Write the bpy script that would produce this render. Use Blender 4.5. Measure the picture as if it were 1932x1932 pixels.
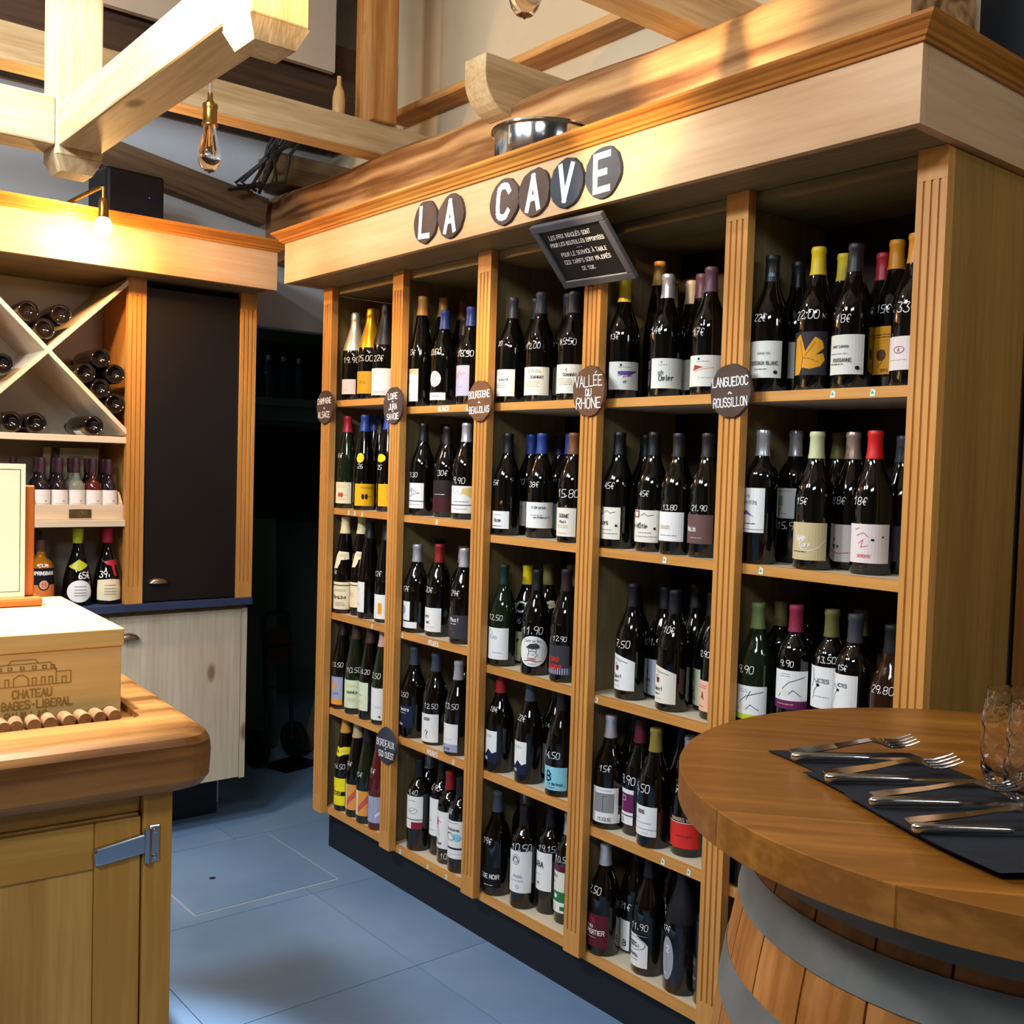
import bpy, bmesh, math, random
from mathutils import Vector, Matrix
random.seed(7)
PI = math.pi
scene = bpy.context.scene
COL = scene.collection
for o in list(bpy.data.objects):
    bpy.data.objects.remove(o)

# ------------------------------------------------------------------ camera
cam_d = bpy.data.cameras.new('camera')
cam = bpy.data.objects.new('camera', cam_d)
COL.objects.link(cam)
YAW, PITCH, ROLL = -0.882022, -0.043049, 0.030202
fwd = Vector((math.sin(YAW)*math.cos(PITCH), math.cos(YAW)*math.cos(PITCH), math.sin(PITCH)))
r0 = Vector((math.cos(YAW), -math.sin(YAW), 0)); u0 = r0.cross(fwd)
rt = math.cos(ROLL)*r0 + math.sin(ROLL)*u0
up = -math.sin(ROLL)*r0 + math.cos(ROLL)*u0
mw = Matrix((( rt.x, up.x, -fwd.x, 3.2949), (rt.y, up.y, -fwd.y, -1.8182), (rt.z, up.z, -fwd.z, 1.4054), (0, 0, 0, 1)))
cam.matrix_world = mw
cam_d.sensor_width = 36.0
cam_d.lens = 1951.34/1932*36.0
cam_d.clip_start = 0.02
scene.camera = cam

# ------------------------------------------------------------------ light and exposure
vs = scene.view_settings
vs.view_transform = 'Standard'; vs.look = 'None'; vs.gamma = 1.0; vs.use_curve_mapping = False
vs.exposure = 0.0
world = bpy.data.worlds.new('world'); scene.world = world; world.use_nodes = True
bg = world.node_tree.nodes['Background']
bg.inputs[0].default_value = (0.80, 0.90, 1.0, 1); bg.inputs[1].default_value = 0.04

def light(name, kind, loc, target, power, color, **kw):
    d = bpy.data.lights.new(name, kind); d.energy = power; d.color = color
    for k, v in kw.items(): setattr(d, k, v)
    o = bpy.data.objects.new(name, d); COL.objects.link(o); o.location = loc
    if target is not None:
        o.rotation_euler = (Vector(target)-Vector(loc)).to_track_quat('-Z', 'Y').to_euler()
    return o
WHITE = (0.86, 0.94, 1.0); WARM = (1.0, 0.62, 0.28)
light('ceiling_panel_light', 'AREA', (1.6, -2.25, 2.66), (0.9, 0.0, 1.0), 30, WHITE, shape='RECTANGLE', size=0.5, size_y=0.25)
light('ceiling_panel_light', 'AREA', (0.85, -2.4, 2.75), (0.3, 0.0, 0.9), 46, WHITE, shape='RECTANGLE', size=0.4, size_y=0.25)
light('ceiling_panel_light', 'AREA', (4.6, -0.45, 2.4), (2.3, 0.1, 1.3), 13, WHITE, shape='RECTANGLE', size=0.6, size_y=0.3)  # fill added from the right to brighten the shelf's end side
light('ceiling_panel_light', 'AREA', (3.4, -2.7, 2.9), (1.6, -1.3, 0.5), 32, WHITE, shape='RECTANGLE', size=1.0, size_y=0.3)  # fill added behind the camera to brighten bar front and table
light('track_spot_light', 'SPOT', (1.0, -1.42, 2.95), (1.12, -1.35, 1.0), 700, WHITE, spot_size=0.52, spot_blend=0.5, shadow_soft_size=0.04)
light('beam_spot_light', 'SPOT', (0.98, -1.27, 2.72), (0.90, -1.10, 2.1), 42, WHITE, spot_size=2.3, spot_blend=0.4, shadow_soft_size=0.04)
light('loft_spot_light', 'SPOT', (1.75, -1.5, 2.3), (0.9, 0.3, 2.66), 230, (1.0, 0.70, 0.40), spot_size=1.2, spot_blend=0.35, shadow_soft_size=0.03)
light('store_room_fill', 'POINT', (-1.5, -0.5, 2.2), None, 2.2, (0.85, 1.0, 0.85), shadow_soft_size=0.1)  # unseen fill, added to lift the store room out of black
light('shelf_spot_light', 'SPOT', (1.7, -1.7, 2.7), (1.45, -0.14, 2.1), 26, WHITE, spot_size=0.55, spot_blend=0.7, shadow_soft_size=0.05)

# ------------------------------------------------------------------ materials
def lin(h):
    h = h.lstrip('#'); out = []
    for i in (0, 2, 4):
        c = int(h[i:i+2], 16)/255
        out.append(c/12.92 if c <= 0.04045 else ((c+0.055)/1.055)**2.4)
    return (*out, 1.0)
MC = {}
def mat(name, color='#808080', rough=0.5, metal=0.0, spec=0.5, trans=0.0, coat=0.0, emit=0.0, ior=1.45):
    if name in MC: return MC[name]
    m = bpy.data.materials.new(name); m.use_nodes = True
    b = m.node_tree.nodes['Principled BSDF']
    c = lin(color) if isinstance(color, str) else color
    b.inputs['Base Color'].default_value = c
    b.inputs['Roughness'].default_value = rough; b.inputs['Metallic'].default_value = metal
    b.inputs['Specular IOR Level'].default_value = spec
    b.inputs['Transmission Weight'].default_value = trans
    b.inputs['Coat Weight'].default_value = coat; b.inputs['Coat Roughness'].default_value = 0.05
    b.inputs['IOR'].default_value = ior
    if emit:
        b.inputs['Emission Color'].default_value = c; b.inputs['Emission Strength'].default_value = emit
    MC[name] = m
    return m
def noisy(name, c1, c2, scale=6.0, rough=0.6, detail=4, stretch=(1, 1, 1), bump=0.0, spec=0.4, metal=0.0, lo=0.35, hi=0.65, rnd=True):
    if name in MC: return MC[name]
    m = mat(name, c1, rough, metal, spec); nt = m.node_tree; b = nt.nodes['Principled BSDF']
    tc = nt.nodes.new('ShaderNodeTexCoord'); mp = nt.nodes.new('ShaderNodeMapping')
    mp.inputs['Scale'].default_value = stretch
    nt.links.new(tc.outputs['Object'], mp.inputs['Vector'])
    if rnd:
        oi = nt.nodes.new('ShaderNodeObjectInfo'); mu = nt.nodes.new('ShaderNodeMath'); mu.operation = 'MULTIPLY'; mu.inputs[1].default_value = 37.0
        cb = nt.nodes.new('ShaderNodeCombineXYZ')
        nt.links.new(oi.outputs['Random'], mu.inputs[0])
        for k in range(3): nt.links.new(mu.outputs[0], cb.inputs[k])
        nt.links.new(cb.outputs[0], mp.inputs['Location'])
    nz = nt.nodes.new('ShaderNodeTexNoise'); nz.inputs['Scale'].default_value = scale; nz.inputs['Detail'].default_value = detail
    nt.links.new(mp.outputs[0], nz.inputs['Vector'])
    rp = nt.nodes.new('ShaderNodeValToRGB')
    rp.color_ramp.elements[0].position = lo; rp.color_ramp.elements[1].position = hi
    rp.color_ramp.elements[0].color = lin(c1); rp.color_ramp.elements[1].color = lin(c2)
    nt.links.new(nz.outputs['Fac'], rp.inputs['Fac']); nt.links.new(rp.outputs[0], b.inputs['Base Color'])
    if bump:
        bp = nt.nodes.new('ShaderNodeBump'); bp.inputs['Strength'].default_value = bump; bp.inputs['Distance'].default_value = 0.004
        nt.links.new(nz.outputs['Fac'], bp.inputs['Height']); nt.links.new(bp.outputs[0], b.inputs['Normal'])
    return m
def wood(name, light_c, dark_c, axis='z', scale=1.0, rough=0.45, figure=0.0, knots=True, bump=0.15, spec=0.4, knot_c='#4a2c14'):
    """grain runs along the object's own axis; streak noise, wide figure and a few knots"""
    key = name+'_'+axis
    if key in MC: return MC[key]
    m = mat(key, light_c, rough, 0, spec); nt = m.node_tree; b = nt.nodes['Principled BSDF']; L = nt.links.new
    tc = nt.nodes.new('ShaderNodeTexCoord'); mp = nt.nodes.new('ShaderNodeMapping')
    st = [9.0*scale]*3; st['xyz'.index(axis)] = 0.55*scale
    mp.inputs['Scale'].default_value = st
    oi = nt.nodes.new('ShaderNodeObjectInfo'); mu = nt.nodes.new('ShaderNodeMath'); mu.operation = 'MULTIPLY'; mu.inputs[1].default_value = 53.0
    cb = nt.nodes.new('ShaderNodeCombineXYZ'); L(oi.outputs['Random'], mu.inputs[0])
    for k in range(3): L(mu.outputs[0], cb.inputs[k])
    L(cb.outputs[0], mp.inputs['Location']); L(tc.outputs['Object'], mp.inputs['Vector'])
    n1 = nt.nodes.new('ShaderNodeTexNoise'); n1.inputs['Scale'].default_value = 1.3; n1.inputs['Detail'].default_value = 2; n1.inputs['Distortion'].default_value = 0.4
    n2 = nt.nodes.new('ShaderNodeTexNoise'); n2.inputs['Scale'].default_value = 9.0; n2.inputs['Detail'].default_value = 5
    L(mp.outputs[0], n1.inputs['Vector']); L(mp.outputs[0], n2.inputs['Vector'])
    src = n1.outputs['Fac']
    if figure:
        wv = nt.nodes.new('ShaderNodeMath'); wv.operation = 'MULTIPLY'; wv.inputs[1].default_value = 2*PI*figure
        sn = nt.nodes.new('ShaderNodeMath'); sn.operation = 'SINE'
        sc = nt.nodes.new('ShaderNodeMath'); sc.operation = 'MULTIPLY_ADD'; sc.inputs[1].default_value = 0.25; sc.inputs[2].default_value = 0.45
        L(n1.outputs['Fac'], wv.inputs[0]); L(wv.outputs[0], sn.inputs[0]); L(sn.outputs[0], sc.inputs[0]); src = sc.outputs[0]
    mx = nt.nodes.new('ShaderNodeMath'); mx.operation = 'MULTIPLY_ADD'; mx.inputs[1].default_value = 0.55
    ad = nt.nodes.new('ShaderNodeMath'); ad.operation = 'MULTIPLY'; ad.inputs[1].default_value = 0.5
    L(n2.outputs['Fac'], ad.inputs[0]); L(src, mx.inputs[0]); L(ad.outputs[0], mx.inputs[2])
    rp = nt.nodes.new('ShaderNodeValToRGB'); rp.color_ramp.elements[0].position = 0.36; rp.color_ramp.elements[1].position = 0.68
    rp.color_ramp.elements[0].color = lin(dark_c); rp.color_ramp.elements[1].color = lin(light_c)
    L(mx.outputs[0], rp.inputs['Fac']); colour = rp.outputs[0]
    if knots:
        m2 = nt.nodes.new('ShaderNodeMapping'); s2 = [5.0]*3; s2['xyz'.index(axis)] = 2.4; m2.inputs['Scale'].default_value = s2
        L(cb.outputs[0], m2.inputs['Location']); L(tc.outputs['Object'], m2.inputs['Vector'])
        vo = nt.nodes.new('ShaderNodeTexVoronoi'); vo.inputs['Scale'].default_value = 1.0; vo.inputs['Randomness'].default_value = 1.0
        L(m2.outputs[0], vo.inputs['Vector'])
        kr = nt.nodes.new('ShaderNodeValToRGB'); kr.color_ramp.elements[0].position = 0.05; kr.color_ramp.elements[1].position = 0.11
        kr.color_ramp.elements[0].color = (1, 1, 1, 1); kr.color_ramp.elements[1].color = (0, 0, 0, 1)
        L(vo.outputs['Distance'], kr.inputs['Fac'])
        mix = nt.nodes.new('ShaderNodeMixRGB'); L(kr.outputs[0], mix.inputs[0]); L(colour, mix.inputs[1]); mix.inputs[2].default_value = lin(knot_c)
        colour = mix.outputs[0]
    L(colour, b.inputs['Base Color'])
    if bump:
        bp = nt.nodes.new('ShaderNodeBump'); bp.inputs['Strength'].default_value = bump; bp.inputs['Distance'].default_value = 0.003
        L(mx.outputs[0], bp.inputs['Height']); L(bp.outputs[0], b.inputs['Normal'])
    return m
HONEY = ('honey_oak', '#da9d55', '#bf833d'); FASC = ('pale_spruce', '#d5ae84', '#c4996c')
CROWN = ('orange_moulding', '#d08a3a', '#9a5a1e')
def honey(ax='z'): return wood(*HONEY, axis=ax, rough=0.38, knots=False, bump=0.08)
def spruce(ax='x'): return wood(*FASC, axis=ax, rough=0.5, bump=0.04, knot_c='#b98f63')
def crownw(ax='x'): return wood(*CROWN, axis=ax, rough=0.4, knots=False, bump=0.1)
def beamw(ax='x'): return wood('weathered_beam', '#cdb68e', '#a8895c', axis=ax, rough=0.65, scale=1.2, bump=0.3)
def pine(ax='x'): return wood('amber_pine', '#cf9a5c', '#a56d33', axis=ax, rough=0.55, figure=2.0, bump=0.25)
def inner(ax='z'): return wood('grey_pine_panel', '#917f5a', '#76653f', axis=ax, rough=0.55, knots=False, bump=0.03)

# ------------------------------------------------------------------ mesh builder
class MB:
    def __init__(s): s.v = []; s.f = []; s.m = []
    def poly(s, pts, mi=0):
        i = len(s.v); s.v += [tuple(p) for p in pts]; s.f.append(tuple(range(i, i+len(pts)))); s.m.append(mi); return s
    def box(s, x0, x1, y0, y1, z0, z1, mi=0):
        i = len(s.v)
        s.v += [(x0,y0,z0),(x1,y0,z0),(x1,y1,z0),(x0,y1,z0),(x0,y0,z1),(x1,y0,z1),(x1,y1,z1),(x0,y1,z1)]
        for f in ((0,3,2,1),(4,5,6,7),(0,1,5,4),(1,2,6,5),(2,3,7,6),(3,0,4,7)):
            s.f.append(tuple(i+k for k in f)); s.m.append(mi)
        return s
    def prism(s, poly, axis, a0, a1, mi=0):
        """poly in the other two axes (order kept: x->(y,z), y->(x,z), z->(x,y)), extruded a0..a1"""
        def P(u, w, a): return {'x': (a, u, w), 'y': (u, a, w), 'z': (u, w, a)}[axis]
        n = len(poly); i = len(s.v)
        s.v += [P(u, w, a0) for u, w in poly] + [P(u, w, a1) for u, w in poly]
        s.f.append(tuple(range(i+n-1, i-1, -1))); s.m.append(mi); s.f.append(tuple(range(i+n, i+2*n))); s.m.append(mi)
        for k in range(n):
            s.f.append((i+k, i+(k+1) % n, i+n+(k+1) % n, i+n+k)); s.m.append(mi)
        return s
    def lathe(s, prof, n=20, mi=0, c=(0, 0, 0), a0=0.0, a1=2*PI):
        full = abs(a1-a0-2*PI) < 1e-6; m = n if full else n+1; i = len(s.v)
        for r, z in prof:
            for k in range(m):
                a = a0+(a1-a0)*k/n; s.v.append((c[0]+r*math.cos(a), c[1]+r*math.sin(a), c[2]+z))
        for j in range(len(prof)-1):
            for k in range(n):
                k2 = (k+1) % m if full else k+1
                s.f.append((i+j*m+k, i+j*m+k2, i+(j+1)*m+k2, i+(j+1)*m+k)); s.m.append(mi)
        return s
    def tube(s, pts, r, n=8, mi=0, cap=True):
        pts = [Vector(p) for p in pts]; i = len(s.v); rs = r if isinstance(r, (list, tuple)) else [r]*len(pts)
        ref = None
        for k, p in enumerate(pts):
            t = (pts[min(k+1, len(pts)-1)]-pts[max(k-1, 0)]).normalized()
            if ref is None: ref = t.orthogonal().normalized()
            ref = (ref - t*ref.dot(t)).normalized(); b = t.cross(ref)
            for q in range(n):
                a = 2*PI*q/n; s.v.append(tuple(p+rs[k]*(math.cos(a)*ref+math.sin(a)*b)))
        for k in range(len(pts)-1):
            for q in range(n):
                q2 = (q+1) % n; s.f.append((i+k*n+q, i+k*n+q2, i+(k+1)*n+q2, i+(k+1)*n+q)); s.m.append(mi)
        if cap:
            s.f.append(tuple(i+q for q in range(n-1, -1, -1))); s.m.append(mi)
            e = i+(len(pts)-1)*n; s.f.append(tuple(e+q for q in range(n))); s.m.append(mi)
        return s
    def xf(s, M, start=0):
        for k in range(start, len(s.v)): s.v[k] = tuple(M @ Vector(s.v[k]))
        return s
    def mesh(s, name, mats, smooth=False, bevel=0.0, fix=True):
        me = bpy.data.meshes.new(name); me.from_pydata(s.v, [], s.f)
        for m in mats: me.materials.append(m)
        me.polygons.foreach_set('material_index', s.m)
        if fix or bevel:
            bm = bmesh.new(); bm.from_mesh(me)
            if fix: bmesh.ops.recalc_face_normals(bm, faces=bm.faces)
            if bevel:
                es = [e for e in bm.edges if len(e.link_faces) == 2 and e.calc_face_angle(0) > 0.6]
                bmesh.ops.bevel(bm, geom=es, offset=bevel, segments=2, affect='EDGES', profile=0.5, clamp_overlap=True)
            bm.to_mesh(me); bm.free()
        if smooth:
            me.polygons.foreach_set('use_smooth', [True]*len(me.polygons))
            me.set_sharp_from_angle(angle=smooth if isinstance(smooth, float) else 0.7)
        me.update(); return me
    def build(s, name, mats, parent=None, loc=None, smooth=False, bevel=0.0, fix=True):
        if not isinstance(mats, (list, tuple)): mats = [mats]
        return link(name, s.mesh(name, mats, smooth, bevel, fix), parent, loc)
def link(name, me, parent=None, loc=None):
    o = bpy.data.objects.new(name, me); COL.objects.link(o)
    if parent is not None: o.parent = parent
    if loc is not None: o.location = loc
    return o
def tag(o, label=None, cat=None, group=None, kind=None):
    if label: o['label'] = label
    if cat: o['category'] = cat
    if group: o['group'] = group
    if kind: o['kind'] = kind
    return o
def thing(name, label, cat, loc=(0, 0, 0), rz=0.0, group=None):
    o = bpy.data.objects.new(name, None); o.empty_display_size = 0.05; COL.objects.link(o)
    o.location = loc; o.rotation_euler = (0, 0, rz)
    return tag(o, label, cat, group)
def copy_tree(o, parent=None):
    c = o.copy(); COL.objects.link(c)
    if parent is not None: c.parent = parent
    for ch in list(o.children): copy_tree(ch, c)
    return c

# ------------------------------------------------------------------ hand lettering: strokes on a 4 x 6 grid
GL = {'A':'002640 1232','B':'00062635442303 2342412000','C':'4536160501103041','D':'00062644422000','E':'46060040 0333','F':'460600 0333',
'G':'45361605011030414323','H':'0006 4046 0343','I':'2026','J':'4641301001','K':'0006 460340','L':'060040','M':'0006234640','N':'00064046',
'O':'103041453616050110','P':'00063645443303','Q':'103041453616050110 2240','R':'00063645443303 2340','S':'453616050413334241301001','T':'0646 2620',
'U':'060110304146','V':'062046','W':'0610243046','X':'0046 0640','Y':'062346 2320','Z':'06460040',
'0':'103041453616050110','1':'042620','2':'05163645440040','3':'064623334241301001','4':'360242 3430','5':'4606033342413000','6':'3615020110304142331302',
'7':'064610 1333','8':'1304051636454433130201103041423313','9':'443313040516364544 4430','€':'45362615112030 0333 0232','-':'1333',',':'2110','.':'2021',"'":'2526','~':'0213233242','·':'2324',':':'2122 2425',
'a':'34140301102031 3430','e':'0232332414030110 30','g':'341403021132 3410','h':'0600 03143430','i':'2024 2526','r':'0400 021434','o':'142433312010010314','t':'2620 1434','n':'0400 03142430'}
def glyph(ch):
    acc = {'É':('E','2738'),'Ô':('O','172837'),'À':('A','1827'),'é':('e','1526'),'ô':('O','172837')}
    extra = None
    if ch in acc: ch, extra = acc[ch]
    sc = 1.0
    if ch not in GL:
        if ch.upper() in GL: ch = ch.upper(); sc = 0.72
        else: return [], 0.5
    out = []
    for t in GL[ch].split(' '):
        out.append([(int(t[k])/4*0.54*sc, int(t[k+1])/6*sc) for k in range(0, len(t), 2)])
    if extra: out.append([(int(extra[k])/4*0.54, int(extra[k+1])/6+0.02) for k in range(0, len(extra), 2)])
    w = 0.18 if ch in "I'.,·i:" else 0.54*sc
    if ch in "I'.,·i:": out = [[(x-0.20, y) for x, y in p] for p in out]
    return out, w
SOFT = set('CGOSUJDBPRQ0235689€aegor')
def chaikin(p):
    if len(p) < 4: return p
    out = [p[0]]
    for (x0, y0), (x1, y1) in zip(p, p[1:]): out += [(x0*.75+x1*.25, y0*.75+y1*.25), (x0*.25+x1*.75, y0*.25+y1*.75)]
    return [p[0]] + out[2:-1] + [p[-1]]
def text_polys(txt, h, wd, jitter=0.0, slant=0.0):
    """centred at the origin; list of quads (4 points) in metres"""
    x = 0.0; strokes = []
    for ch in txt:
        if ch == ' ': x += 0.45; continue
        ps, w = glyph(ch); dy = random.uniform(-jitter, jitter); k = 1+random.uniform(-jitter, jitter)
        for p in ps:
            if ch in SOFT: p = chaikin(p)
            strokes.append([(x+u*k, v*k+dy) for u, v in p])
        x += w+0.17
    tot = max(x-0.17, 0.1); quads = []
    for p in strokes:
        q = [((u-tot/2+slant*(v-0.5))*h, (v-0.5)*h) for u, v in p]
        for (x0, y0), (x1, y1) in zip(q, q[1:]):
            dx, dy = x1-x0, y1-y0; l = math.hypot(dx, dy)
            if l < 1e-6: continue
            dx, dy = dx/l*wd/2, dy/l*wd/2
            quads.append([(x0-dx+dy, y0-dy-dx), (x1+dx+dy, y1+dy-dx), (x1+dx-dy, y1+dy+dx), (x0-dx-dy, y0-dy+dx)])
    return quads, tot*h
def stroke_polys(pts, wd):
    quads = []
    for (x0, y0), (x1, y1) in zip(pts, pts[1:]):
        dx, dy = x1-x0, y1-y0; l = math.hypot(dx, dy)
        if l < 1e-7: continue
        dx, dy = dx/l*wd/2, dy/l*wd/2
        quads.append([(x0-dx+dy, y0-dy-dx), (x1+dx+dy, y1+dy-dx), (x1+dx-dy, y1+dy+dx), (x0-dx-dy, y0-dy+dx)])
    return quads
def flat_text(mb, lines, frame, wd, mi=0, jitter=0.05, lift=0.0, slant=0.0, maxw=None):
    """lines: (text, u, v, height); frame(u, v, lift) -> 3D point"""
    k = 0
    for t, u, v, h in lines:
        qs, w = text_polys(t, h, wd, jitter, slant)
        sx = min(1.0, maxw(v)/w) if maxw else 1.0
        for q in qs:
            k += 1
            mb.poly([frame(u+a*sx, v+b, lift+(k % 7)*2e-5) for a, b in q], mi)
CHALK = mat('chalk_paint', '#f4f4f4', 0.7)
INK = mat('print_ink', '#26262a', 0.6)

# ================================================================== setting
S = 0.45            # bay spacing of the wall shelf
def struct(o): o['kind'] = 'structure'; return o
grout = mat('grout', '#3c4854', 0.8)
tile_m = noisy('slate_tile', '#6c8bb0', '#7c9abc', 2.2, 0.42, 5, (1, 1, 1), 0.02, 0.5)
fl = MB(); fl.box(-3.2, 5.0, -4.2, 2.2, -0.06, -0.004)
floor = struct(fl.build('floor', grout))
tm = {}
for i in range(-7, 8):
    for j in range(-7, 5):
        x0 = 0.95+0.6*i; y0 = -0.185+0.6*j
        if x0 > 4.8 or x0 < -3.1 or y0 < -4.1: continue
        m = tm.get('t')
        if m is None:
            b = MB(); b.box(0.0012, 0.5988, 0.0012, 0.5988, -0.004, 0.0); m = tm['t'] = b.mesh('tile', [tile_m])
        link('tile', m, floor, (x0, y0, 0))
hatch = thing('floor_hatch', 'lift-out slate tile hatch in the floor with a small finger hole', 'hatch', (0.035, -0.31, 0.0))
b = MB(); b.box(-0.262, 0.262, -0.252, 0.252, 0.0, 0.0012); b.build('frame', mat('hatch_frame', '#a9b5bf', 0.6), hatch)
b = MB(); b.box(-0.256, 0.256, -0.246, 0.246, 0.0012, 0.0035); b.build('cover', tile_m, hatch, bevel=0.001)
b = MB(); b.lathe([(0.0, 0.0041), (0.008, 0.0041), (0.011, 0.0036)], 14); b.build('finger_hole', mat('hole_dark', '#15181b', 0.9), hatch, (0.02, -0.09, 0))

plaster = noisy('cream_plaster', '#d3bf9f', '#c8b493', 3.0, 0.85, 3, rnd=False)
b = MB(); b.box(0.0, 2.15, 0.40, 0.46, 0, 3.3); b.box(-0.75, -0.0002, 0.40, 0.46, 1.955, 3.3); struct(b.build('wall_back', plaster))
b = MB(); b.box(2.15, 5.0, 0.40, 0.46, 0, 3.3); struct(b.build('wall_right', mat('dark_blue_wall', '#12181f', 0.8)))
b = MB()                                  # left wall with the doorway to the store room
b.box(-0.75, -0.68, -4.2, -0.06, 0, 3.3); b.box(-0.75, -0.68, -0.06, 0.399, 1.955, 3.3)
struct(b.build('wall_left', noisy('pale_blue_plaster', '#c9cdd2', '#bfc4ca', 3.0, 0.85, 3, rnd=False)))
dark_wall = noisy('store_green_wall', '#5d6a60', '#525d55', 2.0, 0.9, 3, rnd=False)
b = MB(); b.box(-2.4, -2.34, -1.0, 1.7, 0, 2.5); struct(b.build('wall_far', dark_wall))
b = MB(); b.box(-2.4, 0.06, 1.64, 1.7, 0, 2.5); b.box(0.0, 0.06, 0.461, 1.64, 0, 2.5); b.box(-2.4, -0.75, -1.06, -1.0, 0, 2.5); struct(b.build('wall_side', dark_wall))
b = MB(); b.box(-2.4, -0.751, -1.0, 1.7, 2.44, 2.5); b.box(-0.751, 0.06, 0.461, 1.7, 2.44, 2.5); struct(b.build('ceiling', mat('store_ceiling', '#4a3d33', 0.9)))
b = MB(); b.box(-0.75, 5.0, -4.2, 0.46, 3.3, 3.36); struct(b.build('ceiling', mat('loft_ceiling', '#cbbfa9', 0.9)))
b = MB(); b.box(-0.125, -0.10, -0.9, 0.08, 2.82, 3.3); struct(b.build('trim_1', noisy('soffit_plaster', '#b9a794', '#b09d89', 3.0, 0.85)))
far_m = noisy('cream_wall', '#8f8474', '#857a6b', 3.0, 0.85, 3, rnd=False)
b = MB(); b.box(-0.75, 5.0, -4.26, -4.2, 0, 3.3); struct(b.build('wall_front', far_m))
b = MB(); b.box(5.0, 5.06, -4.26, 0.46, 0, 3.3); struct(b.build('wall_side', far_m))
# plank panelling right of the wall shelf, three boards
b = MB()
tp = struct(MB().box(2.3105, 2.60, 0.352, 0.3995, 0.0, 2.02).build('trim_2', mat('panel_gap', '#2a1a0c', 0.8)))
for k in range(3):
    MB().box(2.318+0.092*k, 2.405+0.092*k, 0.335, 0.352, 0.0, 2.02).build('plank', wood('brown_plank', '#a0692f', '#7c4a1d', 'z', knots=False), tp, bevel=0.002)

# ================================================================== timber above
def beam(name, label, x0, x1, y0, y1, z0, z1, m, bev=0.006, cat='beam', group=None):
    cx, cy, cz = (x0+x1)/2, (y0+y1)/2, (z0+z1)/2
    b = MB(); b.box(x0-cx, x1-cx, y0-cy, y1-cy, z0-cz, z1-cz)
    return tag(b.build(name, m, None, (cx, cy, cz), bevel=bev), label, cat, group)
# the heavy main beam, waney section, figured grain
b = MB(); n = 16; prof = []
for k in range(n+1):
    x = -0.74+2.90*k/n; w = 0.006*math.sin(k*2.1); t = 0.006*math.sin(k*1.3+1)
    prof.append((x, [(0.125+w, 2.215), (0.10+w, 2.245+t), (0.098+w, 2.45+t), (0.13, 2.478+t), (0.33, 2.478), (0.36, 2.45), (0.36, 2.24), (0.33, 2.215)]))
for (xa, pa), (xb, pb) in zip(prof, prof[1:]):
    for q in range(8):
        q2 = (q+1) % 8; b.poly([(xa, *pa[q]), (xa, *pa[q2]), (xb, *pb[q2]), (xb, *pb[q])])
b.poly([(prof[0][0], *p) for p in prof[0][1]]); b.poly([(prof[-1][0], *p) for p in prof[-1][1]])
bm_ = bmesh.new()
mb_ = b.build('main_beam', wood('figured_beam', '#cfa06a', '#7d4f26', 'x', scale=0.55, figure=4.5, rough=0.6, bump=0.35, knot_c='#3a2210'))
tag(mb_, 'heavy dark-grained log beam running above the wine shelf cornice', 'beam')
bw_y, bw_x, bw_z = beamw('y'), beamw('x'), beamw('z')
beam('ceiling_joist', 'long square joist crossing the main beam at the far left end', 0.08, 0.18, -1.9, 0.36, 2.475, 2.58, bw_y, group='joists')
beam('ceiling_joist', 'square joist end at the upper right, resting on the main beam', 1.508, 1.608, -1.15, 0.36, 2.475, 2.60, bw_y, group='joists')
# short joist with a rounded (cut) end
b = MB(); pr = [(0.0, 2.586), (0.0, 2.53)] + [(0.115-0.115*math.cos(a), 2.53-0.105*math.sin(a)) for a in [PI/2*k/8 for k in range(1, 9)]] + [(0.14, 2.478), (0.36, 2.478), (0.36, 2.586)]
b.prism(pr, 'x', -0.05, 0.05); tag(b.build('joist_corbel', bw_y, None, (0.858, 0, 0), bevel=0.003), 'short joist with a rounded sawn end above the main beam', 'beam', 'joists')
beam('wall_rail', 'thin flat timber rail along the white wall above the main beam', -0.1, 2.2, 0.30, 0.40, 2.695, 2.722, pine('x'), 0.003)
beam('timber_post', 'upright square timber post standing on the far joist', 0.078, 0.20, 0.06, 0.16, 2.58, 3.3, pine('z'))
beam('loft_gap_block', 'dark brown block added for the shaded gap above the far joist', -0.66, -0.16, -1.9, 0.36, 2.70, 2.95, wood('gap_shade_brown', '#4b3524', '#2c1e14', 'y', rough=0.7))  # dark block added in place of the shaded gap under the soffit
b = MB(); b.box(-0.03, 0.03, -0.36, 0.30, -0.055, 0.055)
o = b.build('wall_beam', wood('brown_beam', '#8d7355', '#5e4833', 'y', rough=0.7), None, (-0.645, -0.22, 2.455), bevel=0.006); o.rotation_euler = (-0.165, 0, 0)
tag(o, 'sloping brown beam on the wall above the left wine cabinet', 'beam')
beam('wall_beam', 'dim brown beam stub behind the main beam end', -0.66, -0.5, 0.05, 0.40, 2.50, 2.62, wood('brown_beam', '#8d7355', '#5e4833', 'y', rough=0.7))
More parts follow.
